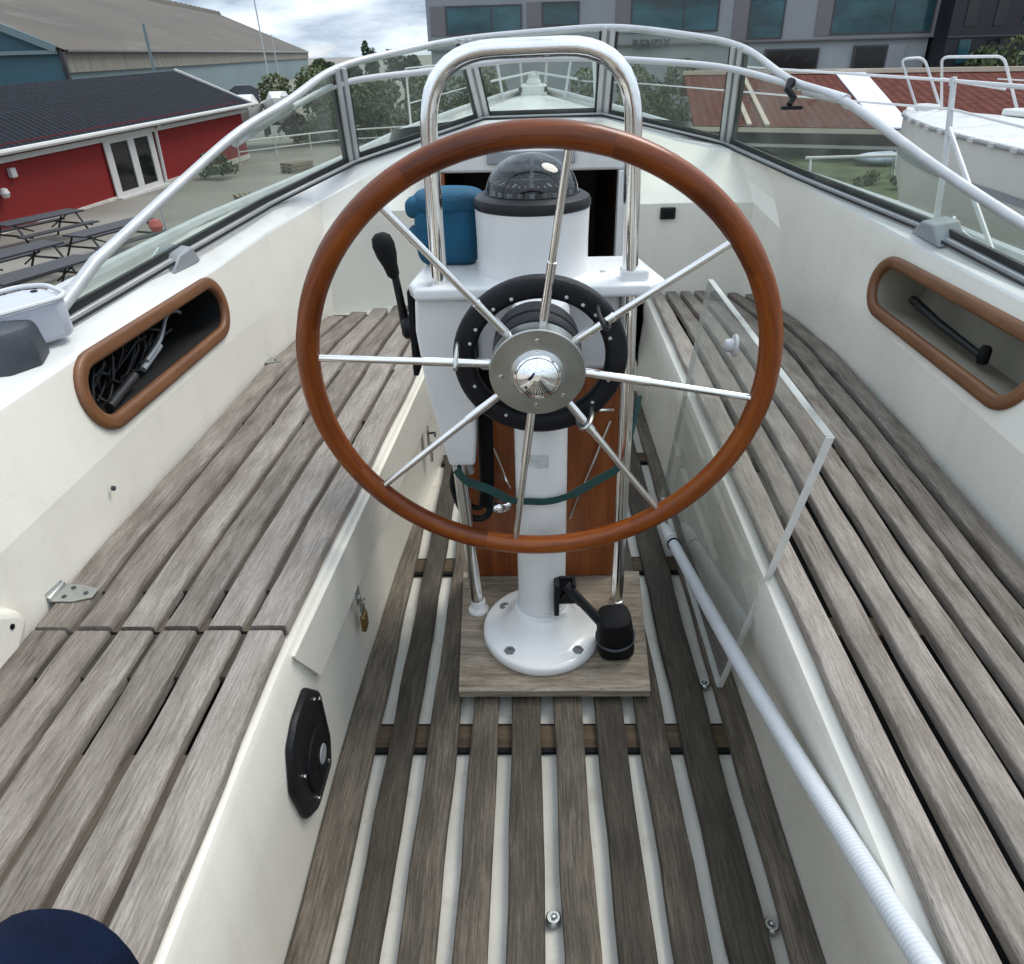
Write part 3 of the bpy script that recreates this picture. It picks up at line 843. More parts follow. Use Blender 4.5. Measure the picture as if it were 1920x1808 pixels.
sub('pad_rim', mb, slate, lev)

# ------------------------------------------------------------------ steering wheel
WC = Vector((.010, 1.25, .786)); TAU = rad(8)
e1 = Vector((1,0,0)); e2 = Vector((0,-math.sin(TAU), math.cos(TAU))); e3 = e1.cross(e2)    # e3 looks aft
WM = Matrix(((e1.x,e2.x,e3.x,WC.x),(e1.y,e2.y,e3.y,WC.y),(e1.z,e2.z,e3.z,WC.z),(0,0,0,1)))
wh = thing('ship_helm', 'large eight-spoke yacht steering wheel with varnished wooden rim', 'steering wheel', tuple(WC))
R_ = .411
mb = MB()
seg = 18; N_ = 112
for s in range(8):                                       # eight glued segments, each an island with its own tone
    rings = []; a0 = rad(29 + 45*s)
    k_ = 14
    for k in range(k_+1):
        t = a0 + rad(45)*k/k_
        gr = .0004 if k in (0, k_) else 0
        rings.append([WM @ Vector(((R_+(.0205-gr)*math.cos(p))*math.cos(t), (R_+(.0205-gr)*math.cos(p))*math.sin(t), (.0195-gr)*math.sin(p))) for p in [2*math.pi*j/seg for j in range(seg)]])
    mb.loft(rings, True, True, lambda i, j: (.13*j/seg, .32*i/k_ + .1))
part('rim', mb, varnish, wh, angle=60)
for k in range(8):
    t = rad(90 - (7 + 45*k))
    dirv = Vector((math.cos(t), math.sin(t), 0))
    a = dirv*.075 + Vector((0,0,-.040)); b = dirv*(R_-.016)
    c = a.lerp(b, .30 if k % 2 else .42)
    mb = MB()
    P = [WM @ a, WM @ c, WM @ (c.lerp(b,.005)), WM @ b]
    mb.tube(P, [.0085,.0085,.0068,.0064], 14)
    part('spoke', mb, steel, wh, angle=50)
mb = MB()
mb.lathe([(.0,-.055),(.080,-.055),(.086,-.050),(.0885,-.026),(.0885,-.018),(.0865,-.0155),(.062,-.0150),(.050,-.014),(.048,-.0155),(.047,-.020)], WM, 56, cap=False)
hub = part('hub_disc', mb, steel_d, wh, angle=30)
for a in (90, 184, 316, 268):
    t = rad(a); mb = MB()
    mb.lathe([(.0045,-.0155),(.0045,-.0142),(.001,-.0135)], WM @ Matrix.Translation((.067*math.cos(t), .067*math.sin(t), 0)), 10); sub('screw', mb, steel, hub)
mb = MB()
mb.lathe([(.050,-.0165),(.0495,-.012)] + [(.0470*math.cos(p), -.011+.036*math.sin(p)) for p in [rad(x) for x in (5,15,25,35,45,55,65,75,84)]] + [(0,.0251)], WM, 48)
mirror = painted("chrome", (0.86, 0.87, 0.88), 0.05, 0.02, 9, 0.0, metal=1.0, rvar=0.02)
part('hub_cap', mb, mirror, wh, angle=60)
mb = MB(); mb.lathe([(.060,-.150),(.083,-.145),(.085,-.105),(.080,-.100),(.085,-.094),(.085,-.062),(.078,-.056)], WM, 48)
part('hub_drum', mb, leather, wh, angle=30)
# leather covered inner ring clamped to the spokes
IM = WM @ Matrix.Translation((.006, -.006, -.085))
mb = MB(); rings = []
for k in range(73):
    t = 2*math.pi*k/72
    rings.append([IM @ Vector(((.1445+.0215*math.copysign(abs(math.cos(p))**.75, math.cos(p)))*math.cos(t), (.1445+.0215*math.copysign(abs(math.cos(p))**.75, math.cos(p)))*math.sin(t), .015*math.copysign(abs(math.sin(p))**.75, math.sin(p)))) for p in [2*math.pi*j/16 for j in range(16)]])
mb.loft(rings, True, False)
ring = part('inner_ring', mb, leather, wh, angle=60)
for a in (128, 112, 70, 56, 43, 150, 163, 342, 202, 300, 318, 240, 20):
    t = rad(a); mb = MB(); mb.lathe([(.0036,.0125),(.0034,.0155),(.001,.017)], IM @ Matrix.Translation((.137*math.cos(t), .137*math.sin(t), 0)), 10); sub('stud', mb, white_pl, ring)
for k in (1, 3, 6):                                      # clamps where ring and spoke meet
    t = rad(90 - (7 + 45*k)); 
    d_ = Vector((math.cos(t), math.sin(t), 0)); q = Vector((-d_.y, d_.x, 0))
    mb = MB(); c_ = d_*.150
    pth = [WM @ (c_ + q*(.017*math.cos(u)) + Vector((0,0,-.058 + .045*math.sin(u)))) for u in [2*math.pi*j/20 for j in range(20)]]
    mb.tube(pth, .0045, 8, closed=True)
    part('spoke_clamp', mb, steel_d if k != 1 else black, wh)

# ------------------------------------------------------------------ guard rail round the pedestal
gr = thing('pedestal_guard', 'tall polished steel hoop guard rail in front of the compass', 'guard rail', (0.02, 1.5, .036))
mb = MB()
pts = [(-.146,1.50,.036),(-.176,1.50,.55),(-.186,1.50,.90),(-.184,1.50,1.300),(.186,1.50,1.305),(.198,1.50,.95),(.207,1.50,.62),(.212,1.50,.036)]
mb.tube(fillet(pts, .125, 10), .0162, 18)
part('hoop', mb, steel, gr, angle=60)
for x in (-.146, .212):
    mb = MB(); mb.lathe([(.027,.0365),(.027,.042),(.0235,.047),(.0195,.052),(.0185,.070),(.0155,.072)], Matrix.Translation((x,1.5,0)), 24)
    part('foot_socket', mb, white if x < 0 else steel, gr, angle=40)

# ------------------------------------------------------------------ instrument console
con = thing('instrument_console', 'white console shelf and side pod behind the steering wheel', 'console', (0, 1.56, .88))
mb = MB()
o_ = [(-.232,1.455),(.238,1.462),(.272,1.50),(.240,1.70),(-.232,1.70),(-.250,1.50)]
rings = []
for ins, z in ((.004,.868),(0,.873),(0,.888),(.003,.893),(.010,.895)):
    rings.append([(x - math.copysign(ins, x), y + (ins if y < 1.58 else -ins), z) for x, y in o_])
mb.loft(rings, True, True)
part('shelf', mb, white, con, angle=35, bevel=.003)
mb = MB()
def podring(z, x0, x1, y0, y1): return [(x0,y0,z),(x1,y0,z),(x1,y1,z),(x0,y1,z)]
mb.loft([podring(.4745,-.189,-.136,1.485,1.555), podring(.484,-.193,-.132,1.482,1.558), podring(.56,-.207,-.126,1.478,1.565), podring(.68,-.229,-.121,1.476,1.575), podring(.80,-.240,-.118,1.474,1.58), podring(.868,-.236,-.115,1.474,1.58)], True, True)
part('side_pod', mb, white, con, angle=50, bevel=.007, seg=3)
mb = MB(); mb.box((-.115,1.50,.70),(.185,1.66,.867))
part('under_box', mb, white_pl, con, bevel=.012, seg=3)
for x, y in ((-.205,1.475),(.150,1.56)):
    mb = MB(); mb.lathe([(.006,.894),(.006,.8965),(.002,.898)], Matrix.Translation((x,y,0)), 12); part('screw', mb, steel_d, con)
mb = MB(); mb.box((.180,1.483,.885),(.236,1.525,.918)); part('rail_collar', mb, white, con, bevel=.008, seg=3)
mb = MB(); mb.lathe([(.118,.894),(.117,.90),(.1165,.96),(.118,1.022)], Matrix.Translation((.004,1.60,0)), 64, cap=False)
part('binnacle', mb, white, con, angle=40)
# compass
cmp_ = thing('compass', 'black domed ship compass on the white binnacle', 'compass', (.004,1.60,1.022))
CM = Matrix.Translation((.004,1.60,0))
mb = MB(); mb.lathe([(.1185,1.0225),(.1205,1.025),(.1205,1.035),(.117,1.042),(.104,1.049),(.0975,1.049),(.0965,1.044)], CM, 64, cap=False)
part('bezel', mb, black, cmp_, angle=30)
mb = MB(); mb.lathe([(.096,1.045)] + [(.0945*math.cos(p), 1.047+.078*math.sin(p)) for p in [rad(x) for x in (2,10,20,30,40,50,60,70,80,86)]] + [(0,1.1251)], CM, 56, cap=False)
part('dome', mb, dome_g, cmp_, angle=70)
mb = MB(); mb.lathe([(.094,1.044),(.090,1.049),(.079,1.066),(.060,1.072),(.055,1.070),(0,1.071)], CM, 48)
crd = part('compass_card', mb, rubber, cmp_, angle=30)
mb = MB(); mb.lathe([(.0965,1.050),(.0965,1.02)], CM, 48)
sub('bowl', mb, black, crd)
tick = painted("card_markings", (0.74, 0.73, 0.64), 0.6, 0.05)
mb = MB()
for k in range(36):
    t = 2*math.pi*k/36
    M_ = CM @ Matrix.Rotation(t, 4, 'Z')
    w_ = .0030 if k % 3 == 0 else .0012
    r0, r1 = (.0615,.0755) if k % 3 == 0 else (.069,.078)
    zz = lambda r: 1.072 - (r-.060)*(.006/.019) + .0008
    n_ = mb.add([M_ @ Vector((r0,-w_,zz(r0))), M_ @ Vector((r1,-w_,zz(r1))), M_ @ Vector((r1,w_,zz(r1))), M_ @ Vector((r0,w_,zz(r0)))]); mb.face(range(n_, n_+4))
for k in (0, 1, 2, 3):
    M_ = CM @ Matrix.Rotation(math.pi/2*k, 4, 'Z')
    n_ = mb.add([M_ @ Vector((0,-.004,1.0722)), M_ @ Vector((.052,0,1.0722)), M_ @ Vector((0,.004,1.0722))]); mb.face(range(n_, n_+3))
sub('markings', mb, tick, crd)
mb = MB(); mb.tube([(.004,1.60,1.07),(.004,1.60,1.112)], .0035, 8); mb.box((-.001,1.498+.028,1.060),(.006,1.53,1.088)); 
sub('lubber_pin', mb, tick, crd)
mb = MB()
for k in range(9):
    t = rad(-150+k*15)
    M_ = CM @ Matrix.Translation((.088*math.cos(t), .088*math.sin(t), 1.0500)) @ Matrix.Rotation(t+math.pi/2, 4, 'Z')
    mb.box((-.005,-.0014,.0),(.005,.0014,.0075), M_)
sub('dial_numbers', mb, tick, crd)

# ------------------------------------------------------------------ throttle lever
th = thing('throttle_lever', 'black engine throttle lever with oval knob on the console side', 'lever', (-.25,1.52,.80))
mb = MB(); mb.prism([(-.05,.70),(-.036,.88),(.030,.882),(.046,.82),(.035,.70)], Matrix(((0,0,1,-.254),(1,0,0,1.53),(0,1,0,0),(0,0,0,1))), 0, .012)
part('side_plate', mb, rubber, th, bevel=.003)
mb = MB(); mb.lathe([(.026,0),(.026,.016),(.020,.022),(0,.022)], Matrix(((0,0,-1,-.252),(1,0,0,1.525),(0,1,0,.795),(0,0,0,1))), 24)
part('pivot', mb, black, th)
mb = MB(); mb.tube([(-.268,1.525,.795),(-.273,1.522,.85),(-.280,1.520,.915)], [.0105,.0085,.0080], 12)
part('shaft', mb, black, th)
mb = MB(); rings = []
for s_, r in ((0,.007),(.008,.0125),(.030,.0150),(.052,.0205),(.075,.0225),(.092,.0190),(.100,.010)):
    c_ = Vector((-.280,1.520,.900)) + Vector((-.22,-.02,.95))*s_*.95
    rings.append([c_ + Vector((1,0,.2))*r*math.cos(t) + Vector((0,1,0))*r*.95*math.sin(t) for t in [2*math.pi*k/20 for k in range(20)]])
mb.loft(rings, True, True); part('knob', mb, rubber, th, angle=70)

# ------------------------------------------------------------------ things stowed round the pedestal
mb = MB()                                                     # blue bag
def pillow(c, sx, sy, sz, p=2.6, seed=0):
    rings = []; rnd = random.Random(seed)
    a = 22
    for i in range(a+1):
        v = -math.pi/2 + math.pi*i/a
        ring = []
        for k in range(36):
            u = 2*math.pi*k/36
            f = lambda x, q: math.copysign(abs(x)**(2/q), x)
            w = 1 + .03*math.sin(5*u+seed) + .025*math.sin(4*v+2*u)
            ring.append((c[0]+sx*f(math.cos(v),p)*f(math.cos(u),p)*w, c[1]+sy*f(math.cos(v),p)*f(math.sin(u),p)*w, c[2]+sz*f(math.sin(v),p)))
        rings.append(ring)
    return rings
bag = thing('cloth_bag', 'bright blue cloth bag rolled beside the compass', 'bag', (-.185,1.70,.895))
mb = MB(); mb.loft(pillow((-.180,1.69,.955), .068, .062, .064, 5, 2), True, True); part('pouch', mb, blue_cl, bag, angle=70)
mb = MB(); mb.loft(pillow((-.176,1.69,1.022), .074, .064, .026, 3.0, 5), True, True); part('flap', mb, blue_cl, bag, angle=70)
mb = MB(); mb.loft(pillow((-.242,1.672,1.012), .026, .032, .022, 3, 8), True, True); mb.loft(pillow((-.243,1.668,.955), .024, .032, .020, 3, 9), True, True); part('side_roll', mb, blue_cl, bag, angle=70)

# folded table leaf
tl = thing('folded_table_leaf', 'red brown teak table leaf hanging behind the steering column', 'table leaf', (.03,1.66,.06))
mb = MB()
for k in range(3):
    x0 = -.172 + k*.1295; x1 = x0 + .1285
    mb.loft([[(x0,1.655,z),(x0,1.640,z),(x1,1.640,z),(x1,1.655,z)] for z in np.linspace(.040,.865,6)], True, True, lambda i, j, k=k: (.13*(j%2)+.02*j, .165*i))
part('leaf', mb, leaf_w, tl, bevel=.0012)
for a, b in (((.190,1.634,.515),(.095,1.630,.235)), ((-.098,1.634,.446),(-.060,1.630,.330))):
    mb = MB(); mb.tube([a, b], .0035, 8); part('stay', mb, steel, tl)
for a, b in (((.148,1.632,.545),(.196,1.632,.545)), ((-.02,1.632,.60),(-.085,1.632,.60))):
    mb = MB(); mb.tube([a, b], .0045, 8); part('hinge_pin', mb, steel, tl)
for z in (.11, .14, .19):
    mb = MB(); mb.lathe([(.006,0),(.004,.004),(0,.005)], Matrix(((1,0,0,-.08+z*.2),(0,0,-1,1.640),(0,1,0,z+.05),(0,0,0,1))), 10); part('screw', mb, brass, tl)
mb = MB(); mb.loft(pillow((-.087,1.585,.31), .034, .03, .017, 2.4, 3), True, True)
o = mb.build('snap_shackle', mirror, None, angle=60); tag(o, 'small shiny steel fitting on the green strap behind the column', 'shackle')
# strap and cables
mb = MB()
path = smooth_path([(-.176,1.47,.475),(-.150,1.455,.452),(-.10,1.42,.452),(-.048,1.372,.452),(-.01,1.366,.452),(.035,1.366,.452),(.082,1.385,.456),(.14,1.43,.464),(.205,1.49,.477),(.232,1.53,.56),(.240,1.54,.62)], 6)
rings = []
for i, p in enumerate(path):
    a = path[max(i-1,0)]; b = path[min(i+1,len(path)-1)]; t_ = (b-a).normalized(); up = Vector((0,0,1)); 
    up = (up - t_*up.dot(t_)).normalized(); nn = t_.cross(up)
    w = .0115 if not (-.06 < p.x < .085) else .008
    rings.append([p+up*w+nn*.0012, p+up*w-nn*.0012, p-up*w-nn*.0012, p-up*w+nn*.0012])
mb.loft(rings, True, True)
o = mb.build('green_strap', green_st, None, angle=40); tag(o, 'dark green webbing strap tied round the white column', 'strap')
mb = MB()
mb.tube(smooth_path([(-.105,1.60,.86),(-.108,1.585,.70),(-.112,1.575,.55),(-.114,1.57,.38),(-.118,1.565,.32)], 6), .0185, 12)
cb = mb.build('cable_conduit', rubber, None, angle=60); tag(cb, 'thick black cable conduit hanging behind the console side pod', 'cable')
mb = MB()
mb.tube(smooth_path([(-.176,1.50,.48),(-.192,1.52,.40),(-.172,1.545,.31),(-.140,1.555,.285),(-.112,1.56,.30),(-.105,1.56,.36)], 8), .0090, 10)
mb.tube(smooth_path([(-.168,1.51,.48),(-.180,1.53,.42),(-.160,1.55,.335),(-.135,1.56,.315),(-.120,1.565,.34)], 8), .0070, 10)
o = mb.build('cable_loop', black, None, angle=60); tag(o, 'black cables drooping in a loop below the white side pod', 'cable')
mb = MB(); mb.tube([(-.158,1.52,.477),(-.156,1.53,.455),(-.150,1.54,.430)], .011, 12); part('cable_gland', mb, rail_m, con)
# ------------------------------------------------------------------ windshield
ws = thing('windshield', 'wraparound tinted glass windshield with pale metal frame around the cockpit', 'windshield', (0, 3.3, 1.0))
GB = {'a':Vector((-1.045,1.55,.803)), 'b':Vector((-.98,2.045,.833)), 'c':Vector((-.90,2.65,.866)), 'd':Vector((-.691,3.1,.939)), 'e':Vector((-.198,3.5,1.053)), 'f':Vector((.312,3.5,1.056)),
      'g':Vector((.80,3.29,.953)), 'h':Vector((.955,2.75,.893)), 'i':Vector((1.09,2.14,.853)), 'j':Vector((1.12,1.60,.825)), 'k':Vector((1.16,1.15,.82))}
GT = {'a2':Vector((-1.0,1.707,.903)), 't1':Vector((-.93,2.13,1.022)), 't2':Vector((-.85,2.38,1.112)), 't3':Vector((-.76,2.608,1.176)), 'd':Vector((-.668,2.95,1.2585)),
      'm1':Vector((-.46,3.17,1.306)), 'e':Vector((-.246,3.3,1.338)), 'm2':Vector((.03,3.33,1.355)), 'f':Vector((.309,3.3,1.363)), 'm3':Vector((.55,3.21,1.335)), 'g':Vector((.748,3.05,1.289)),
      'u1':Vector((.85,2.76,1.193)), 'u2':Vector((.925,2.455,1.146)), 'u3':Vector((1.0,2.0,1.028)), 'u4':Vector((1.06,1.714,.954)), 'u5':Vector((1.09,1.42,.905))}
gasket = painted("black_gasket", (0.012,0.012,0.013), 0.6, 0.3, 40, 0.1, 200)
def pane_mesh(bot, top, name):
    mb = MB(); n = len(bot); th_ = .004
    # a solid sheet: front and back skins joined round the edge
    c = sum(bot+top, Vector())/(2*n)
    nrm = (bot[-1]-bot[0]).cross(top[0]-bot[0]).normalized()*th_
    N0 = mb.add(bot); N1 = mb.add(top); N2 = mb.add([p+nrm for p in bot]); N3 = mb.add([p+nrm for p in top])
    for i in range(n-1):
        mb.face((N0+i, N0+i+1, N1+i+1, N1+i)); mb.face((N2+i, N3+i, N3+i+1, N2+i+1))
        mb.face((N0+i, N2+i, N2+i+1, N0+i+1)); mb.face((N1+i, N1+i+1, N3+i+1, N3+i))
    mb.face((N0, N1, N3, N2)); mb.face((N0+n-1, N2+n-1, N3+n-1, N1+n-1))
    return part(name, mb, glass, ws, angle=20)
def at_y(P_, Q, t): return P_.lerp(Q, t)
pane_mesh([GB['a'], GB['a'].lerp(GB['b'],.7), GB['c'], GB['c'].lerp(GB['d'],.45), GB['d']], [GT['a2'], GT['t1'], GT['t2'], GT['t3'], GT['d']], 'pane')
pane_mesh([GB['d'], GB['d'].lerp(GB['e'],.5), GB['e']], [GT['d'], GT['m1'], GT['e']], 'pane')
pane_mesh([GB['e'], GB['e'].lerp(GB['f'],.5), GB['f']], [GT['e'], GT['m2'], GT['f']], 'pane')
pane_mesh([GB['f'], GB['f'].lerp(GB['g'],.5), GB['g']], [GT['f'], GT['m3'], GT['g']], 'pane')
pane_mesh([GB['g'], GB['g'].lerp(GB['h'],.5), GB['h'], GB['i'], GB['j'], GB['k']], [GT['g'], GT['u1'], GT['u2'], GT['u3'], GT['u4'], GT['u5']], 'pane')
# base: aluminium channel with a black gasket on it
base = [GB[k] for k in 'abcdefghijk']
def along(pts, n=5):
    out = []
    for i in range(len(pts)-1):
        for k in range(n): out.append(pts[i].lerp(pts[i+1], k/n))
    out.append(pts[-1]); return out
def strip(pts, w, h, off, lift):
    """a rectangular bar following the line, offset inboard"""
    rings = []
    for i, p in enumerate(pts):
        a = pts[max(i-1,0)]; b = pts[min(i+1,len(pts)-1)]; t = (b-a); t.z = 0; t.normalize()
        nrm = Vector((t.y, -t.x, 0))                        # inboard (to the right of travel from left aft round the bow)
        q = p + nrm*off + Vector((0,0,lift))
        rings.append([q-nrm*w/2, q+nrm*w/2, q+nrm*w/2+Vector((0,0,h)), q-nrm*w/2+Vector((0,0,h))])
    m_ = MB(); m_.loft(rings, True, True); return m_
chs = part('base_channel', strip(along(base), .030, .012, .006, -.006), rail_m, ws, angle=30, bevel=.002)
part('base_gasket', strip(along(base), .012, .018, .004, .0061), gasket, ws, angle=30)
sub('gasket_lip', strip(along(base), .005, .006, .030, -.006), gasket, chs, angle=30)
# top rail
top = [GB['a']+Vector((-.006,-.055,-.01)), GT['a2'], GT['t1'], GT['t2'], GT['t3'], GT['d'], GT['m1'], GT['e'], GT['m2'], GT['f'], GT['m3'], GT['g'], GT['u1'], GT['u2'], GT['u3'], GT['u4'], GT['u5'], GB['k']+Vector((0,-.05,0))]
pth = [top[0], top[0].lerp(top[1],.5), top[1]*0.97+top[0]*0.03] + smooth_path(top[1:-1], 6) + [top[-2].lerp(top[-1],.5), top[-1]]
mb = MB(); mb.tube(fillet([pth[0], pth[2]], .02)[:1] + pth[1:], [.0145 if i < 4 else .0125 for i in range(len(pth))], 12)
part('top_rail', mb, rail_m, ws, angle=50)
# pillars: two pale bars either side of a groove, gasketed to the glass
for k, (a, b) in enumerate((('d','d'),('e','e'),('f','f'),('g','g'))):
    p, q = GB[a], GT[b]
    ax = (q-p).normalized()
    tng = {0:(GB['e']-GB['c']), 1:(GB['f']-GB['d']), 2:(GB['g']-GB['e']), 3:(GB['h']-GB['f'])}[k]; tng.z = 0; tng.normalize()
    nrm = tng.cross(Vector((0,0,1))).normalized()
    if nrm.y > 0: nrm = -nrm
    def bar(u0, u1, d0, d1):
        m_ = MB(); rings = []
        for e in (p, q): rings.append([e+tng*u0+nrm*d0, e+tng*u1+nrm*d0, e+tng*u1+nrm*d1, e+tng*u0+nrm*d1])
        m_.loft(rings, True, True); return m_
    o = part('pillar', bar(-.026,-.005,-.012,.020), rail_m, ws, angle=30, bevel=.003)
    sub('pillar_bar', bar(.005,.026,-.012,.020), rail_m, o, angle=30, bevel=.003)
    sub('pillar_groove', bar(-.0049,.0049,-.010,.011), grey_pl, o)
    sub('pillar_gasket', bar(-.036,-.0262,-.008,.012), gasket, o); sub('pillar_gasket', bar(.0262,.036,-.008,.012), gasket, o)
# hood bow, a tube inside the glass below the top rail
hb = thing('hood_bow', 'thin white tube curving inside the windshield below its top rail', 'tube', (.03,3.15,1.24))
mb = MB(); mb.tube(smooth_path([(-.80,2.80,1.150),(-.652,2.98,1.213),(-.355,3.10,1.240),(-.058,3.13,1.267),(.233,3.13,1.265),(.53,3.06,1.245),(.712,2.96,1.222),(.875,2.72,1.172)], 8), .0108, 12)
part('tube', mb, white_pl, hb, angle=60)
for x, y, z, d in ((-.790,2.70,1.160,(-.09,-.36,-.085)),(.885,2.68,1.168,(.05,-.25,-.02))):
    mb = MB(); p = Vector((x,y,z)); q = p+Vector(d)*.9; mb.tube([p, p.lerp(q,.6), q], [.020,.017,.015], 12); part('end_sleeve', mb, white_pl, hb)
mb = MB(); mb.tube([(.845,2.72,1.19),(.83,2.70,1.168),(.85,2.69,1.145),(.835,2.68,1.125)], [.016,.012,.011,.010], 8); mb.box((.81,2.665,1.112),(.875,2.685,1.122)); part('clamp', mb, black, hb)
mb = MB(); mb.tube([(.875,2.70,1.185),(.90,2.66,1.165),(.93,2.52,1.15),(.935,2.46,1.13),(.925,2.44,1.15)], .006, 8); part('bracket', mb, steel, hb)
mb = MB(); mb.lathe([(.012,0),(.012,.02),(0,.022)], Matrix.Translation((-.785,2.66,1.17)), 10); part('bracket', mb, steel, hb)

# ------------------------------------------------------------------ deck gear on the coamings
def fairlead(lab, M):
    r = thing('deck_fairlead', lab, 'fairlead', tuple(M.translation), 'grey fairleads on the coamings')
    mb = MB(); mb.prism([(-.085,0),(-.03,.045),(.035,.050),(.075,.0)], M @ Matrix(((1,0,0,0),(0,0,1,0),(0,1,0,0),(0,0,0,1))), -.040, .030)
    part('wedge', mb, grey_pl, r, bevel=.006, seg=3)
    mb = MB(); mb.tube([M @ Vector(p) for p in smooth_path([(-.005,.034,.046),(-.02,.047,.02),(.02,.056,.004),(.075,.045,.006),(.085,.03,.004)], 6)], .0045, 8)
    part('wire_guide', mb, steel, r)
fairlead('grey wedge fairlead on the coaming above the black pocket', frame((-.985,2.05,.806), (.09,.75,.03), (-.7,.1,.1)))
fairlead('grey wedge fairlead on the coaming above the pale pocket', frame((1.095,2.06,.838), (.02,-.75,-.03), (.7,0,.12)))
wn = thing('sheet_winch', 'dark slate covered winch on the coaming beside the pale tray', 'winch', (-1.08,1.31,.77))
mb = MB(); mb.lathe([(.095,.770),(.112,.778),(.113,.800),(.105,.845),(.098,.862),(.060,.870),(0,.871)], Matrix.Translation((-1.085,1.315,0)) @ Matrix.Rotation(rad(-4),4,'X'), 10)
part('drum_cover', mb, slate, wn, angle=50, bevel=.006)
mb = MB(); mb.lathe([(.106,.768),(.106,.776),(.100,.780)], Matrix.Translation((-1.085,1.315,0)), 40); part('base_ring', mb, rubber, wn)
bx = thing('plastic_tray', 'pale blue grey plastic tray on the side deck behind the winch', 'tray', (-1.25,1.45,.80))
mb = MB()
M_ = frame((-1.06,1.475,.885), (.50,.86,.02), (-.86,.50,.04))
mb.prism([(-.30,-.07),(.055,-.075),(.075,-.055),(.085,.030),(.05,.062),(-.30,.075)], M_, -.085, -.004)
part('body', mb, pale_pl, bx, bevel=.012, seg=3)
mb = MB(); mb.tube([M_ @ Vector(p) for p in fillet([(-.30,-.072,0),(.055,-.077,0),(.078,-.055,0),(.088,.032,0),(.05,.066,0),(-.30,.078,0)], .02, 4)], .005, 8); part('rim', mb, white_pl, bx)
mb = MB(); mb.lathe([(.007,-.004),(.007,-.002),(0,-.0015)], M_ @ Matrix.Translation((.055,.02,0)), 12); part('hole_plug', mb, rubber, bx)
mb = MB(); 
sl = thing('side_step', 'cream moulded corner block with small black hole at the left end of the seat', 'block', (-.95,.4,.42))
mb = MB(); mb.prism([(-.20,.42),(.94,.42),(.985,.455),(.975,.49),(.925,.53),(-.20,.55)], Matrix(((0,0,1,0),(1,0,0,0),(0,1,0,0),(0,0,0,1))), -.99, -.884)
part('block', mb, gel, sl, bevel=.018, seg=4)
mb = MB(); mb.lathe([(.005,0),(.005,.0025),(0,.003)], Matrix(((0,0,1,-.8845),(1,0,0,.94),(0,1,0,.478),(0,0,0,1))), 12); part('hole_plug', mb, rubber, sl)
for p, lab in (((-.8915,1.335,.515),'tiny dark screw hole in the left coaming under the pocket'),((1.016,2.2,.56),'tiny dark screw hole in the right coaming under the pocket')):
    s_ = 1 if p[0] < 0 else -1
    mb = MB(); mb.lathe([(.0055,-.004),(.0055,.0016),(.003,.003),(0,.003)], Matrix(((0,0,s_,p[0]),(1,0,0,p[1]),(0,1,0,p[2]),(0,0,0,1))), 10)
    o = part('screw', mb, slate, boat)

# bilge pump plate on the left locker
pp = thing('bilge_pump_plate', 'black hexagonal pump plate with grey centre on the left locker front', 'pump plate', (-.405,.92,.18))
PM = frame(lockpt(.925,.185,0), (0,1,0), Vector(lockpt(.925,.30,0))-Vector(lockpt(.925,.10,0)))
oct_ = [(.045,.118),(.098,.055),(.100,-.075),(.075,-.128),(-.030,-.125),(-.082,-.085),(-.105,.018),(-.075,.098),(-.030,.118)]
for _ in range(1):                                       # rounded corners
    oct_ = [p for i in range(len(oct_)) for p in ((oct_[i][0]*.9+oct_[(i+1)%len(oct_)][0]*.1, oct_[i][1]*.9+oct_[(i+1)%len(oct_)][1]*.1), (oct_[i][0]*.1+oct_[(i+1)%len(oct_)][0]*.9, oct_[i][1]*.1+oct_[(i+1)%len(oct_)][1]*.9))]
mb = MB(); rings = []
for s_, z in ((1,0),(1,.006),(.97,.011),(.86,.013),(.84,.010)): rings.append([PM @ Vector((x*s_, y*s_, z)) for x, y in oct_])
mb.loft(rings, True, True); part('plate', mb, black, pp, angle=40)
mb = MB(); mb.lathe([(.062,.0105),(.060,.015),(.045,.0165),(.022,.0170),(.0205,.0190),(0,.0195)], PM @ Matrix.Translation((.015,-.035,0)), 36); rb = part('diaphragm', mb, rubber, pp, angle=40)
mb = MB(); mb.lathe([(.0195,.0196),(.018,.0215),(0,.0218)], PM @ Matrix.Translation((.022,-.033,0)), 24); sub('centre_cap', mb, grey_pl, rb)
for x, y in ((.060,.072),(.082,.05),(-.055,.0),(-.02,-.105),(.06,-.10)):
    mb = MB(); mb.lathe([(.0045,.0105),(.004,.0135),(0,.014)], PM @ Matrix.Translation((x,y,0)), 10); part('screw', mb, steel, pp)
# padlock and latches
pl = thing('padlock', 'small brass padlock hanging from the hasp on the locker', 'padlock', (-.39,1.32,.15))
LX = lambda y, z: lockpt(y, z, 0)[0]
mb = MB(); x_ = LX(1.33,.155)+.012
mb.box((x_-.006,1.312,.128),(x_+.006,1.346,.172)); part('body', mb, brass, pl, bevel=.004, seg=3)
mb = MB(); mb.tube(fillet([(x_,1.319,.170),(x_,1.319,.200),(x_,1.339,.200),(x_,1.339,.170)], .01), .003, 8); part('shackle', mb, steel_d, pl)
hs = thing('locker_hasp', 'steel hasp latch above the brass padlock', 'latch', (-.40,1.31,.235))
x_ = LX(1.31,.24)+.008
mb = MB(); mb.box((x_,1.295,.222),(x_+.004,1.325,.262)); mb.box((x_+.004,1.302,.196),(x_+.007,1.318,.238)); mb.tube([(x_+.004,1.322,.215),(x_+.016,1.322,.222),(x_+.004,1.322,.232)], .002, 6); part('plate', mb, steel_d, hs, bevel=.0008)
hs = thing('locker_latch', 'small steel twist latch far along the left locker front', 'latch', (-.36,2.2,.17))
x_ = LX(2.2,.17)+.008
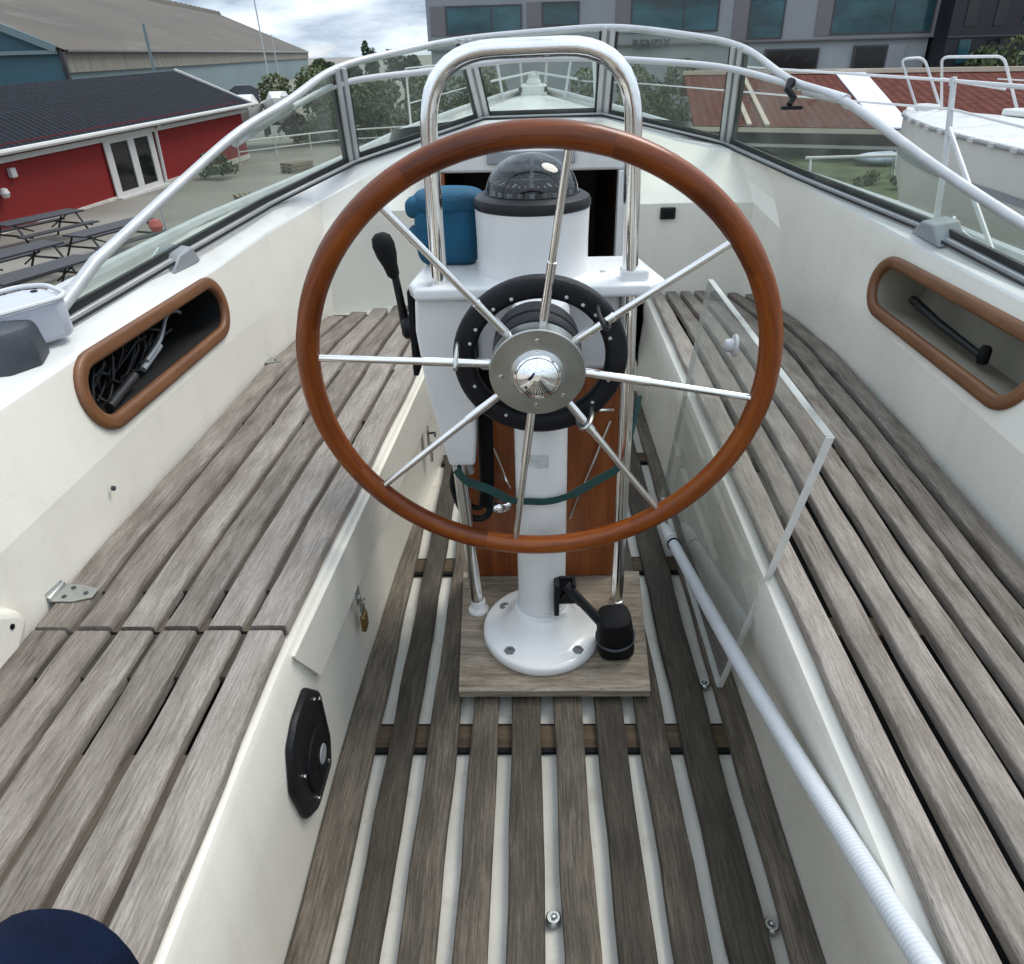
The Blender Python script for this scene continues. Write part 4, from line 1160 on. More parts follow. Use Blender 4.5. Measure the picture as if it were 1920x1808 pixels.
mb = MB(); mb.box((x_,2.185,.155),(x_+.004,2.215,.225)); mb.box((x_+.004,2.192,.10),(x_+.012,2.208,.17)); part('plate', mb, steel_d, hs, bevel=.001)
mb = MB(); mb.tube([(x_+.004,2.2,.205),(x_+.028,2.19,.212),(x_+.030,2.17,.210)], .004, 8); part('catch', mb, slate, hs)

# ------------------------------------------------------------------ acrylic board and hose
ab = thing('acrylic_board', 'clear acrylic board leaning on the right seat edge', 'acrylic board', (.46,1.7,.01))
q = [Vector((.437,1.258,.004)), Vector((.437,2.104,.004)), Vector((.479,1.956,.765)), Vector((.472,1.043,.765))]
nrm = (q[1]-q[0]).cross(q[3]-q[0]).normalized(); 
if nrm.x > 0: nrm = -nrm
mb = MB(); th_ = .014
n_ = mb.add(q + [p + nrm*th_ for p in q])
for f in ((0,1,2,3),(7,6,5,4),(0,4,5,1),(1,5,6,2),(2,6,7,3),(3,7,4,0)): mb.face([n_+k for k in f])
bd = part('sheet', mb, clear, ab, angle=20)
# its sawn edge scatters light and reads white
edge_m = painted("frosted_edge", (0.62,0.62,0.60), 0.5, 0.08, 30, 0.05, 200)
edge_c = pane('clear_edge', (0.86,0.87,0.85), .8, .28)
for i, j, em in ((3,0,edge_m),(0,1,edge_m),(2,3,edge_c),(1,2,edge_c)):
    a, b = q[i], q[j]; d = (b-a).normalized(); out = d.cross(nrm).normalized()
    c = sum(q, Vector())/4
    if out.dot((a+b)/2-c) < 0: out = -out
    mb = MB(); s0 = .0 ; w = .0012
    rings = [[p+out*.0003-nrm*.0002, p+out*.0003+nrm*(th_+.0002), p+out*w+nrm*th_*.85, p+out*w+nrm*th_*.15] for p in (a, b)]
    mb.loft(rings, True, True)
    sub('sawn_edge', mb, em, bd)
lt = q[0].lerp(q[1],.30).lerp(q[3].lerp(q[2],.62), .93); 
LM = frame(tuple(lt+nrm*th_), (0,1,0), q[3]-q[0])
if (LM.to_3x3() @ Vector((0,0,1))).dot(nrm) < 0: LM = LM @ Matrix.Scale(-1,4,(0,0,1))
mb = MB(); mb.lathe([(.026,0),(.025,.006),(.016,.008),(.014,.022),(.010,.026),(0,.027)], LM, 24); k_ = part('knob', mb, white_pl, ab, angle=40)
mb = MB(); mb.lathe([(.009,.0265),(.009,.0275),(0,.028)], LM @ Matrix.Translation((.012,0,-.006)), 14); sub('keyhole', mb, rubber, k_)
hz = thing('ribbed_hose', 'white ribbed hose lying along the right locker over the grating', 'hose', (.42,1.2,.2))
pA, pB = Vector((.3955,1.80,.062)), Vector((.4235,.30,.4755))
hp = lambda t: pA.lerp(pB, t) + Vector((0,0,-.016*math.sin(math.pi*t))) + Vector((-.004*math.sin(math.pi*t),0,0))
mb = MB(); N_ = 1000
mb.tube([hp(i/N_) for i in range(N_+1)], [.0150 + (.0004 if i % 4 < 2 else -.0003) for i in range(N_+1)], 20)
hose_m = painted("ribbed_white_hose", (0.52,0.545,0.57), 0.4, 0.07, 9, 0.03, 90, dirt_refl=(0.45,0.45,0.42), dirt_refl_amt=0.3)
part('tube', mb, hose_m, hz, angle=80)
d_ = (pA-pB).normalized()
mb = MB(); mb.tube([hp(.03), pA, pA+d_*.05, pA+d_*.056, pA+d_*.09], [.0178,.0178,.0178,.0135,.012], 20); cuff = part('end_cuff', mb, white_pl, hz, angle=40)
mb = MB(); mb.tube([hp(.045), hp(.049)], .0186, 20); mb.tube([pA+d_*.088, pA+d_*.135], [.007,.006], 8); sub('clip', mb, rubber, cuff)

# ------------------------------------------------------------------ things inside the pockets
mb = MB(); rnd = random.Random(4)
cabm = painted("grey_cable", (0.010,0.010,0.011), 0.5, 0.3, 30, 0.1)
for k in range(7):
    y0 = 1.52 + .06*k; pth = []
    for j in range(12):
        a = 2*math.pi*j/11*rnd.uniform(.9,1.3)
        pth.append((-.985 - rnd.uniform(0,.05), y0 + .075*math.cos(a+k), .655 + .035*math.sin(a*1.3+k) + rnd.uniform(-.01,.01)))
    mb.tube(smooth_path(pth, 5), rnd.choice([.0035,.005,.004]), 7)
o = mb.build('cable_tangle', cabm, None, angle=60); tag(o, 'tangle of thin grey cables inside the black left pocket', 'cables')
mb = MB(); mb.tube(smooth_path([(-.955,1.72,.655),(-.95,1.80,.68),(-.96,1.88,.715),(-.97,1.95,.71),(-.98,2.0,.69)], 6), .005, 8); mb.tube([(-.96,1.70,.64),(-.955,1.80,.665)], .008, 8)
o = mb.build('loose_rope', grey_pl, None, angle=60); tag(o, 'pale thin rope curling over the cables in the left pocket', 'rope')
mb = MB(); mb.tube(smooth_path([(-.93,1.47,.642),(-.935,1.54,.648),(-.94,1.62,.655)], 5), .011, 10)
o = mb.build('tube_end', cabm, None, angle=60); tag(o, 'short dark tube end at the near end of the left pocket', 'tube')
hd = thing('winch_handle', 'black winch handle lying inside the pale right pocket', 'handle', (1.07,1.75,.64))
mb = MB(); mb.tube([(1.075,2.08,.665),(1.065,1.90,.655),(1.058,1.68,.650)], [.012,.011,.009], 10); part('arm', mb, black, hd)
mb = MB(); mb.lathe([(.011,-.012),(.014,-.006),(.014,.022),(.009,.030),(0,.031)], Matrix.Translation((1.058,1.665,.648)), 16); part('grip', mb, rubber, hd, angle=40)

# ------------------------------------------------------------------ the photographer's knee on the left seat
pr = thing('person', 'knee in navy blue trousers resting on the near end of the left seat', 'person', (-.50,.2,.44))
mb = MB()
# thigh and shin are one folded surface: two overlapping swept tubes closed at the knee
th = smooth_path([(x-.022,y-.014,z-.032) for x,y,z in [(-.40,-.62,1.0),(-.42,-.40,.86),(-.455,-.14,.70),(-.475,.13,.605),(-.478,.27,.552),(-.475,.36,.520),(-.473,.410,.508),(-.472,.432,.500)]], 6)
tr = np.interp(np.linspace(0,1,len(th)), [0,.2,.4,.6,.74,.86,.95,1], [.145,.125,.105,.094,.096,.088,.050,.004])
wr = [r*(1+.020*math.sin(i*1.7)*(1 if i < len(th)-9 else 0)) for i, r in enumerate(tr)]
mb.tube(th, wr, 28)
sh = smooth_path([(-.500,.355,.486),(-.510,.24,.492),(-.515,.02,.500),(-.52,-.20,.495),(-.52,-.38,.49)], 6)
sr = np.interp(np.linspace(0,1,len(sh)), [0,.15,.4,.75,1], [.040,.062,.064,.050,.043])
mb.tube(sh, list(sr), 24)
lg = part('trouser_leg', mb, denim, pr, angle=80)
mb = MB(); rings = []
for y_, rx, rz, z_ in ((-.36,.046,.042,.485),(-.42,.048,.046,.482),(-.50,.046,.040,.478),(-.58,.044,.032,.474),(-.64,.034,.024,.472),(-.66,.012,.010,.470)):
    rings.append([(-.52+rx*math.cos(t), y_, z_+rz*math.sin(t)) for t in [2*math.pi*k/20 for k in range(20)]])
mb.loft(rings, True, True); part('shoe', mb, slate, pr, angle=60)
# ------------------------------------------------------------------ the boatyard around
red_w = painted("red_boards", (0.185,0.0022,0.0018), 0.75, 0.2, 3, 0.2, 40, stretch=(8,8,.4))
def tiles(name, col, sx, sy, rough=0.55):
    """rows of tiles: a stepped bump along the slope and a wave across it, in the plane's own uv"""
    m, N, K, b = new_mat(name); setp(b, col, rough, spec=.10)
    uv = N.new('ShaderNodeUVMap'); sp = N.new('ShaderNodeSeparateXYZ'); K.new(uv.outputs[0], sp.inputs[0])
    def mth(op, a, v): 
        q = N.new('ShaderNodeMath'); q.operation = op; K.new(a, q.inputs[0]); q.inputs[1].default_value = v; return q.outputs[0]
    u = mth('SINE', mth('MULTIPLY', sp.outputs[0], 2*math.pi/sx), 0)
    v = mth('FRACT', mth('MULTIPLY', sp.outputs[1], 1/sy), 0)
    a = N.new('ShaderNodeMath'); a.operation = 'MULTIPLY_ADD'; K.new(u, a.inputs[0]); a.inputs[1].default_value = .35; K.new(v, a.inputs[2])
    bp = N.new('ShaderNodeBump'); bp.inputs['Strength'].default_value = .9; bp.inputs['Distance'].default_value = .06
    K.new(a.outputs[0], bp.inputs['Height']); K.new(bp.outputs[0], b.inputs['Normal'])
    n = N.new('ShaderNodeTexNoise'); n.inputs['Scale'].default_value = 3; n.inputs['Detail'].default_value = 6; K.new(uv.outputs[0], n.inputs['Vector'])
    r = N.new('ShaderNodeValToRGB'); r.color_ramp.elements[0].color = (*[c*.7 for c in col],1); r.color_ramp.elements[1].color = (*[c*1.35 for c in col],1)
    r.color_ramp.elements[0].position = .3; r.color_ramp.elements[1].position = .7
    K.new(n.outputs['Fac'], r.inputs[0])
    gp = N.new('ShaderNodeMapRange'); gp.inputs['From Max'].default_value = .16; gp.inputs['To Min'].default_value = .35; K.new(v, gp.inputs['Value'])
    mx = N.new('ShaderNodeMix'); mx.data_type = 'RGBA'; mx.blend_type = 'MULTIPLY'; mx.inputs[0].default_value = 1
    K.new(r.outputs[0], mx.inputs[6]); K.new(gp.outputs[0], mx.inputs[7]); K.new(mx.outputs[2], b.inputs['Base Color'])
    return m
def boarded(m, pitch, strength):
    """upright boards: a dark joint every pitch metres along the wall"""
    N = m.node_tree.nodes; K = m.node_tree.links; b = N['Principled BSDF']
    t = N.new('ShaderNodeTexCoord'); sp = N.new('ShaderNodeSeparateXYZ'); K.new(t.outputs['Object'], sp.inputs[0])
    a = N.new('ShaderNodeMath'); a.operation = 'MULTIPLY'; a.inputs[1].default_value = 1/pitch; K.new(sp.outputs[1], a.inputs[0])
    f = N.new('ShaderNodeMath'); f.operation = 'FRACT'; K.new(a.outputs[0], f.inputs[0])
    r = N.new('ShaderNodeValToRGB'); r.color_ramp.elements[0].color = (1-strength,)*3+(1,); r.color_ramp.elements[0].position = .0; r.color_ramp.elements[1].position = .10
    K.new(f.outputs[0], r.inputs[0])
    old = b.inputs['Base Color'].links[0].from_socket
    mx = N.new('ShaderNodeMix'); mx.data_type = 'RGBA'; mx.blend_type = 'MULTIPLY'; mx.inputs[0].default_value = 1
    K.new(old, mx.inputs[6]); K.new(r.outputs[0], mx.inputs[7]); K.new(mx.outputs[2], b.inputs['Base Color'])
boarded(red_w, .16, .55)
roof_b = tiles("black_roof_tiles", (0.0085, 0.010, 0.015), .30, .42, .75)
roof_r = tiles("red_brown_roof", (0.100, 0.031, 0.023), .32, .40, .85)
trim_wh = painted("white_trim_paint", (0.4960,0.4880,0.4680), 0.5, 0.06, 3, 0.05)
dark_gl = painted("dark_window", (0.010, 0.011, 0.012), 0.12, 0.5, 2, 0.0)

def uvquad(mb, a, b, c, d):
    """a-b along the eave, d-c the ridge: uv in metres"""
    n = mb.add([a, b, c, d]); a, b, c, d = map(Vector, (a, b, c, d))
    w = (b-a).length; h = (d-a).length
    mb.face((n, n+1, n+2, n+3), [(0,0),(w,0),(w,h),(0,h)])
dS = Vector((.1107,.9939,0)); nS = Vector((-.9939,.1107,0)); P0S = Vector((-16.2,23.02,0))
def SP(t, perp, z): 
    return P0S + dS*t + nS*perp + Vector((0,0,z + (t-8)*.0135))
shed = thing('red_shed', 'long red boarded shed with black tiled roof', 'shed', tuple(SP(6,3,GZ)))
t0, t1 = -9, 17.6
mb = MB(); q = [SP(t0,0,GZ-.3), SP(t1,0,GZ-.3), SP(t1,9,GZ-.3), SP(t0,9,GZ-.3)]; 
zt = -.72
for (a, b) in (((t0,0),(t1,0)),((t1,0),(t1,9.4)),((t1,9.4),(t0,9.4)),((t0,9.4),(t0,0))):
    mb.quad(SP(*a,GZ-.3), SP(*b,GZ-.3), SP(*b,zt), SP(*a,zt))
mb.poly([SP(t1,0,zt), SP(t1,9.4,zt), SP(t1,4.7,.5)])
part('wall', mb, red_w, shed)
e0, e1, ez = -10, 18.3, -.86
mb = MB(); uvquad(mb, SP(e0,-.4,ez), SP(e1,-.4,ez), SP(20.6,4.7,.60), SP(e0,4.7,.60)); uvquad(mb, SP(20.6,4.7,.60), SP(e1,9.8,ez), SP(e0,9.8,ez), SP(e0,4.7,.60))
part('roof', mb, roof_b, shed)
mb = MB(); mb.tube([SP(e0,-.48,ez-.02), SP(e1+.3,-.48,ez-.02)], .085, 8); g_ = part('gutter', mb, trim_wh, shed)
mb = MB()
def bar3(mb, a, b, w, h, up=(0,0,1)):
    a = Vector(a); b = Vector(b); t = (b-a).normalized(); u = Vector(up); u = (u - t*u.dot(t)).normalized(); s = t.cross(u)
    mb.loft([[p+s*w/2-u*h/2, p+s*w/2+u*h/2, p-s*w/2+u*h/2, p-s*w/2-u*h/2] for p in (a, b)], True, True)
bar3(mb, SP(e0,-.12,ez-.26), SP(e1-.3,-.12,ez-.26), .10, .16); bar3(mb, SP(e1,-.42,ez-.05), SP(20.7,4.7,.58), .08, .24)
part('fascia', mb, trim_wh, shed)
mb = MB(); mb.tube([SP(9.55,-.45,ez), SP(9.55,-.12,ez-.35), SP(9.45,-.12,GZ)], .075, 10); part('downpipe', mb, trim_wh, shed)
mb = MB(); bar3(mb, SP(t0,-.04,GZ+.02), SP(t1,-.04,GZ+.02), .08, .22); part('plinth', mb, painted("pale_plinth",(.5,.46,.42),.8,.2,3), shed)
# twin window: frame, two casements
def wf(mb, ta, tb, za, zb, off=-.06, w=.05): 
    mb.loft([[SP(ta,off,z), SP(tb,off,z), SP(tb,off-w,z), SP(ta,off-w,z)] for z in (za, zb)], True, True)
mb = MB()
wf(mb, 6.05,6.42,-3.12,-1.12); wf(mb, 7.55,7.95,-3.12,-1.12); wf(mb, 8.95,9.3,-3.12,-1.12)
wf(mb, 6.421,7.549,-1.30,-1.12); wf(mb, 7.951,8.949,-1.30,-1.12); wf(mb, 6.421,7.549,-3.12,-2.98); wf(mb, 7.951,8.949,-3.12,-2.98)
wn_ = part('window', mb, trim_wh, shed)
for a, b in ((6.42,7.55),(7.95,8.95)):
    mb = MB(); mb.quad(SP(a,-.055,-3.0), SP(b,-.055,-3.0), SP(b,-.055,-1.3), SP(a,-.055,-1.3)); sub('window_pane', mb, dark_gl, wn_)
mb = MB(); wf(mb, 5.95,9.4,-3.24,-3.121,-.05,.30); sub('window_sill', mb, trim_wh, wn_)
mb = MB(); wf(mb, 1.12,1.36,-1.66,-1.38,-.01,.16); part('wall_lamp', mb, trim_wh, shed, bevel=.03)
mb = MB(); mb.lathe([(.0,-.16),(.10,-.12),(.145,0),(.10,.12),(0,.16)], Matrix.Translation(SP(.55,-.18,-2.0)), 14); part('globe_lamp', mb, trim_wh, shed)

# picnic tables along the shed
tbl = painted("dark_table_boards", (0.030,0.029,0.033), 0.6, 0.3, 4, 0.15, 30)
legm = painted("black_table_legs", (0.012,0.012,0.013), 0.5, 0.2, 8, 0.0)
def picnic(p, ang, label, first=False):
    r = bpy.data.objects.new('picnic_table', None); COL.objects.link(r); r.location = p; r.rotation_euler = (0,0,ang)
    tag(r, label, 'picnic table', 'black picnic tables by the red shed'); return r
def table_parts(r):
    mb = MB()
    for k in range(5): mb.box((-1.2,-.36+k*.147,.70),(1.2,-.36+k*.147+.135,.745))
    mb.build('table_top', tbl, r)
    for s in (-1, 1):
        mb = MB(); 
        for k in range(2): mb.box((-1.2, s*.72-.14+k*.145,.42),(1.2, s*.72-.14+k*.145+.13,.46))
        mb.build('bench', tbl, r)
    for x in (-.95, .95):
        mb = MB()
        mb.tube([(x,-.80,0),(x,-.30,.70)], .028, 6); mb.tube([(x,.80,0),(x,.30,.70)], .028, 6); mb.tube([(x,-.86,.405),(x,.86,.405)], .028, 6); mb.tube([(x,0,.69),(x*.3,0,.40)], .02, 6)
        mb.build('leg', legm, r)
ang = math.atan2(.94,.34)
spots = [((-12.05,17.2,GZ), 'black picnic table at the left edge of the picture'), ((-11.05,20.0,GZ), 'black picnic table nearest the white twin window'), ((-10.35,15.6,GZ), 'black picnic table nearest the yacht in front of the red wall'), ((-13.9,21.6,GZ), 'black picnic table close under the red wall')]
p0 = picnic(spots[0][0], ang, spots[0][1]); table_parts(p0)
for p, lab in spots[1:]:
    c = p0.copy(); COL.objects.link(c); c.location = p; c.rotation_euler = (0,0,ang+random.uniform(-.06,.06)); c['label'] = lab
    for ch in list(p0.children):
        k = ch.copy(); COL.objects.link(k); k.parent = c

# hangar
hg_roof = painted("fibre_cement_roof", (0.0840,0.0720,0.0576), 0.9, 0.25, .12, 0.3, 6, stretch=(1,.25,1), dirt_refl=(0.17,0.155,0.13), dirt_refl_amt=0.7)
hg_teal = painted("teal_sheet_wall", (0.0320,0.0840,0.1120), 0.7, 0.12, .2, 0.1, 8)
hg_pale = painted("pale_teal_wall", (0.1360,0.1880,0.2000), 0.7, 0.1, .1, 0.1, 8)
hg_corr = painted("corrugated_beige", (0.1760,0.1640,0.1360), 0.8, 0.3, 1.2, 0.3, 10, stretch=(1,1,.05))
hA, hB = Vector((-34.4,62.1,0)), Vector((-58.3,224.3,0)); hn = Vector((-.989,-.1457,0)); hd = (hB-hA).normalized()
hang = thing('hangar', 'huge old hangar with brown roof and teal gable wall', 'hangar', (-50,140,GZ))
W_ = 21
mb = MB(); mb.quad(hA+Vector((0,0,GZ)), hB+Vector((0,0,GZ)), hB+Vector((0,0,.62)), hA+Vector((0,0,.62))); mb.quad(hB+Vector((0,0,GZ)), hB+hn*2*W_+Vector((0,0,GZ)), hB+hn*2*W_+Vector((0,0,2.1)), hB+Vector((0,0,2.1)))
part('side_wall', mb, hg_pale, hang)
mb = MB(); off = -hn*.25
mb.quad(hA+off+Vector((0,0,.6)), hB+off+Vector((0,0,.6)), hB+off+Vector((0,0,2.1)), hA+off+Vector((0,0,2.1))); part('upper_band', mb, hg_corr, hang)
mb = MB(); o_ = -hd*.02
mb.poly([hA+o_+Vector((0,0,GZ)), hA+o_+Vector((0,0,2.1)), hA+o_+hn*W_+Vector((0,0,11.0)), hA+o_+hn*2*W_+Vector((0,0,2.1)), hA+o_+hn*2*W_+Vector((0,0,GZ))]); part('gable_wall', mb, hg_teal, hang)
mb = MB(); mb.box((-.15,-.15,GZ),(.15,.15,2.1), Matrix.Translation(hA - hn*.2 - hd*.15)); part('corner_post', mb, dark_gl, hang)
mb = MB(); bar3(mb, hA-hd*.3+Vector((0,0,1.95)), hA-hd*.3+hn*40+Vector((0,0,1.95)), .25, .25); bar3(mb, hA-hd*.4+Vector((0,0,2.14)), hA-hd*.4+hn*W_+Vector((0,0,11.1)), .2, .5); part('gable_trim', mb, hg_pale, hang)
mb = MB(); ov = -hn*.6
mb.quad(hA-hd*.5+ov+Vector((0,0,2.08)), hB+ov+Vector((0,0,2.08)), hB+hn*W_+Vector((0,0,11.1)), hA-hd*.5+hn*W_+Vector((0,0,11.1)))
mb.quad(hA-hd*.5+hn*W_+Vector((0,0,11.1)), hB+hn*W_+Vector((0,0,11.1)), hB+hn*2*W_+Vector((0,0,2.08)), hA-hd*.5+hn*2*W_+Vector((0,0,2.08)))
part('roof', mb, hg_roof, hang)
mb = MB(); rr = []
for k, s in enumerate(np.linspace(0, 163, 160)):
    p = hA+hd*s+hn*W_+Vector((0,0,11.05)); h_ = .42 if (k//2) % 2 else .22
    rr.append([p+hn*1.2-Vector((0,0,.4)), p+hn*.8+Vector((0,0,h_)), p-hn*.8+Vector((0,0,h_)), p-hn*1.2-Vector((0,0,.4))])
mb.loft(rr, True, True)
part('ridge_cap', mb, hg_roof, hang)
mb = MB(); bar3(mb, hA+ov+Vector((0,0,2.02)), hB+ov+Vector((0,0,2.02)), .12, .14); part('gutter', mb, dark_gl, hang)

# small craft and masts beyond the shed
def motorboat(loc, ang, L_, label, canopy):
    r = thing('motorboat', label, 'motorboat', loc)
    M_ = Matrix.Translation(loc) @ Matrix.Rotation(ang, 4, 'Z')
    mb = MB(); rows = []
    for x, b, z0, z1 in ((-L_/2,.85,.1,.95),(-L_/4,.95,.0,.95),(L_/8,.9,.05,1.05),(L_/3,.55,.35,1.2),(L_/2,.03,.95,1.3)):
        rows.append([M_ @ Vector(p) for p in ((x,-b,z1),(x,-b*.75,(z0+z1)/2-.1),(x,0,z0-.1),(x,b*.75,(z0+z1)/2-.1),(x,b,z1))])
    mb.loft(rows, True, True); part('hull', mb, gel_w, r)
    mb = MB(); mb.loft([[M_ @ Vector((x,s*w,z)) for s, z in ((-1,1.0),(-.6,zt_),(.6,zt_),(1,1.0))] for x, w, zt_ in ((-L_*.1,.75,1.5),(L_*.12,.6,1.55),(L_*.3,.3,1.25))], True, True); part('cabin', mb, gel_w, r)
    if canopy:
        mb = MB(); mb.loft([[M_ @ Vector((x,s*.8,z)) for s, z in ((-1,1.0),(-.92,1.75),(-.5,1.95),(.5,1.95),(.92,1.75),(1,1.0))] for x in (-L_*.48,-L_*.1)], True, True); part('canopy', mb, slate, r)
    mb = MB(); 
    for s in (-1, 1): mb.lathe([(.3,-.1),(.3,.1)], M_ @ Matrix.Translation((-.3,s*.8,-.35)) @ Matrix.Rotation(math.pi/2,4,'X'), 16)
    bar3(mb, M_ @ Vector((-L_/2,0,-.2)), M_ @ Vector((L_/2+.8,0,-.25)), .12, .12); mb.box((-1,-.7,-.2),(-.8,.7,.2), M_); part('trailer', mb, legm, r)
    mb = MB(); mb.box((-.05,-.05,-3),(.05,.05,0), Matrix.Translation(M_ @ Vector((0,0,-.3))));
    return r
motorboat((-15.6,45.5,-2.0), rad(-70), 5.2, 'white motorboat with dark canopy on a trailer behind the red shed', True)
motorboat((-13.9,45.8,-1.9), rad(-78), 4.2, 'small white open motorboat right of the canopied one', False)
for p, h, lab, lean in (((-15.4,50,GZ), 11, 'thin tall mast rising into the sky beyond the motorboats', -.30), ((-14.95,50.5,GZ), 5.6, 'shorter thin mast beside the tall one', -.12)):
    mb = MB(); mb.tube([p, (p[0]+lean, p[1], p[2]+h)], [.055,.03], 8); o = mb.build('mast', rail_m, None); tag(o, lab, 'mast')
mb = MB(); mb.tube([(-22.3,50,GZ),(-22.3,50,3.1)], .09, 8); o = mb.build('mast', hg_pale, None); tag(o, 'pale pole standing against the hangar side', 'pole')

# red floats on a post seen through the left glass
fr = thing('red_float_pair', 'two faded red round floats on a thin post behind the left glass', 'floats', (-9.2,18.9,GZ))
redf = painted("faded_red_float", (0.42,0.07,0.06), 0.6, 0.2, 6)
mb = MB(); mb.tube([(-9.2,19.2,GZ),(-9.2,19.2,-1.6)], .03, 8); part('post', mb, rail_m, fr)
for z in (-2.28,-2.78):
    mb = MB(); mb.lathe([(.0,-.17),(.12,-.13),(.175,0),(.12,.13),(0,.17)], Matrix.Translation((-9.35,19.0,z)), 16); part('float', mb, redf, fr)
# yard fence and loose gear
fn = thing('yard_railing', 'pale tubular yard railing below the hedge seen through the left glass', 'railing', (-8,42,GZ))
mb = MB(); F_ = [(-14,38.5,-2.2),(-10.5,43.0,-2.2),(-3.7,46.2,-2.2),(-1,47,-2.2)]
mb.tube(F_, .04, 8); mb.tube([(x,y,z-.45) for x,y,z in F_], .03, 8); part('rail', mb, trim_wh, fn)
for k in range(9):
    t = k/8*2.999; i = int(t); a = Vector(F_[i]).lerp(Vector(F_[i+1]), t-i); mb = MB(); mb.tube([a, a-Vector((0,0,1.0))], .035, 8); part('post', mb, trim_wh, fn)

# ------------------------------------------------------------------ foliage
def leaf_mat(name, a, b):
    m, N, K, bs = new_mat(name); setp(bs, a, .6)
    g = N.new('ShaderNodeNewGeometry'); r = N.new('ShaderNodeValToRGB')
    r.color_ramp.elements[0].color = (*a,1); r.color_ramp.elements[1].color = (*b,1)
    K.new(g.outputs['Random Per Island'], r.inputs[0]); K.new(r.outputs[0], bs.inputs['Base Color'])
    bs.inputs['Subsurface Weight'].default_value = 0.0
    return m
leafA = leaf_mat("dark_leaves", (0.018,0.034,0.010), (0.060,0.095,0.026))
leafB = leaf_mat("hedge_leaves", (0.045,0.060,0.024), (0.150,0.175,0.070))
bark = painted("bark", (0.09,0.07,0.05), 0.9, 0.3, 6, 0.4, 30)
def crown(c, r, n, size, seed, squash=1.0, lobes=9):
    rnd = random.Random(seed); mb = MB(); c = Vector(c)
    L_ = [(c + Vector((rnd.uniform(-.75,.75)*r[0], rnd.uniform(-.75,.75)*r[1], rnd.uniform(-.7,.8)*r[2])), rnd.uniform(.30,.60)) for _ in range(lobes)]
    for _ in range(n):
        lc, lr = rnd.choice(L_)
        while True:
            v = Vector((rnd.uniform(-1,1), rnd.uniform(-1,1), rnd.uniform(-1,1)))
            if .02 < v.length < 1: break
        v = v.normalized()*(v.length**.35)
        p = lc + Vector((v.x*r[0], v.y*r[1], v.z*r[2]))*lr
        a = Vector((rnd.gauss(0,1), rnd.gauss(0,1), rnd.gauss(0,1))).normalized(); b = a.cross(Vector((rnd.gauss(0,1), rnd.gauss(0,1), rnd.gauss(0,1)))).normalized()
        s = size*rnd.uniform(.6,1.5)
        k = mb.add([p-a*s, p+b*s*.55, p+a*s, p-b*s*.55]); mb.face((k,k+1,k+2,k+3))
    return mb, L_
def tree(x, y, base, cz, r, n, size, seed, label, mat_=None, group=None, name='tree', cat='tree', trunk=True):
    root = thing(name, label, cat, (x,y,base), group)
    mb, L_ = crown((x,y,cz), r, n, size, seed)
    part('crown', mb, mat_ or leafA, root, angle=180)
    if trunk:
        mb = MB(); mb.tube([(x,y,base),(x+.1,y,(base+cz)/2),(x,y,cz)], [r[0]*.10+.05, r[0]*.07+.04, .04], 8)
        for lc, lr in L_[:5]: mb.tube([(x,y,(base*.4+cz*.6)), tuple((Vector((x,y,cz))+lc)/2), tuple(lc)], [.08,.05,.02], 6)
        part('trunk', mb, bark, root)
for a in ((-14.2,62,GZ,-.55,(1.5,1.4,1.45),3400,.12,1,'dark bushy tree at the end of the hangar'), (-16.6,66,GZ,-.6,(1.3,1.2,1.3),2200,.12,2,'low dark tree touching the hangar corner'),
          (-11.55,62,GZ,.1,(.62,.62,1.65),1800,.105,3,'slim dark tree rising above the windshield rail'), (-9.5,64,GZ,.35,(1.3,1.0,.95),2000,.12,4,'low dark tree beside the grey building'),
          (-12.8,63,GZ,-.7,(1.1,1.0,1.1),2000,.12,21,'small dark tree between the bushy and the slim one')):
    tree(*a, group='trees beyond the yard')
hx = [(-13.2,47.5,-.9,2.0),(-10.2,47.8,-1.1,2.1),(-7.2,48.2,-1.1,2.0),(-4.4,48.6,-1.2,2.0),(-1.7,49,-1.3,1.6),(5.4,49.2,-1.2,1.7),(7.6,48.8,-1.0,2.0),(3.4,49.6,-1.6,1.4)]
labs = ['leftmost shrub of the hedge, behind the left glass edge', 'full green shrub behind the left windshield pillar', 'broad green shrub in the middle of the left front glass', 'green shrub beside the chrome hoop on its left', 'low shrub at the foot of the grey building, left of the bow', 'green shrub right of the hoop below the grey wall', 'olive shrub beside the tan roof end', 'low shrub at the building foot, right of the bow']
for k, (x, y, cz, r) in enumerate(hx):
    tree(x, y, GZ, cz-.6, (r*1.15,1.3,2.0), 5200, .115, 40+k, labs[k], leafB, 'hedge shrubs in front of the grey building', 'shrub', 'shrub', False)

# loose gear by the shed, seen through the left glass
for (x, y, n_, lab, mat_) in ((-13.4,33.8,700,'dark scrubby bush against the end of the red shed', leafA),):
    tree(x, y, GZ, GZ+.45, (.75,.7,.45), n_, .08, int(100-y), lab, mat_, None, 'bush', 'bush', False)
pal = painted("weathered_pallet",(.20,.16,.11),.9,.3,3,.3,20)
for k, (x, y, a, lab) in enumerate(((-9.6,27.0,.4,'weathered pallet stack on the yard behind the left glass'),(-10.4,35.5,.9,'weathered pallet stack further back by the railing'))):
    r = thing('pallet_stack', lab, 'pallets', (x,y,GZ), 'pallet stacks in the yard')
    for j in range(3):
        M_ = Matrix.Translation((x,y,GZ+.145*j)) @ Matrix.Rotation(a+.06*j,4,'Z')
        mb = MB()
        for q in (-.36,0,.36): mb.box((-.6,q-.05,0),(.6,q+.05,.10), M_)
        for q in range(7): mb.box((-.6+q*.178,-.41,.101),(-.6+q*.178+.12,.41,.122), M_)
        part('pallet', mb, pal, r)
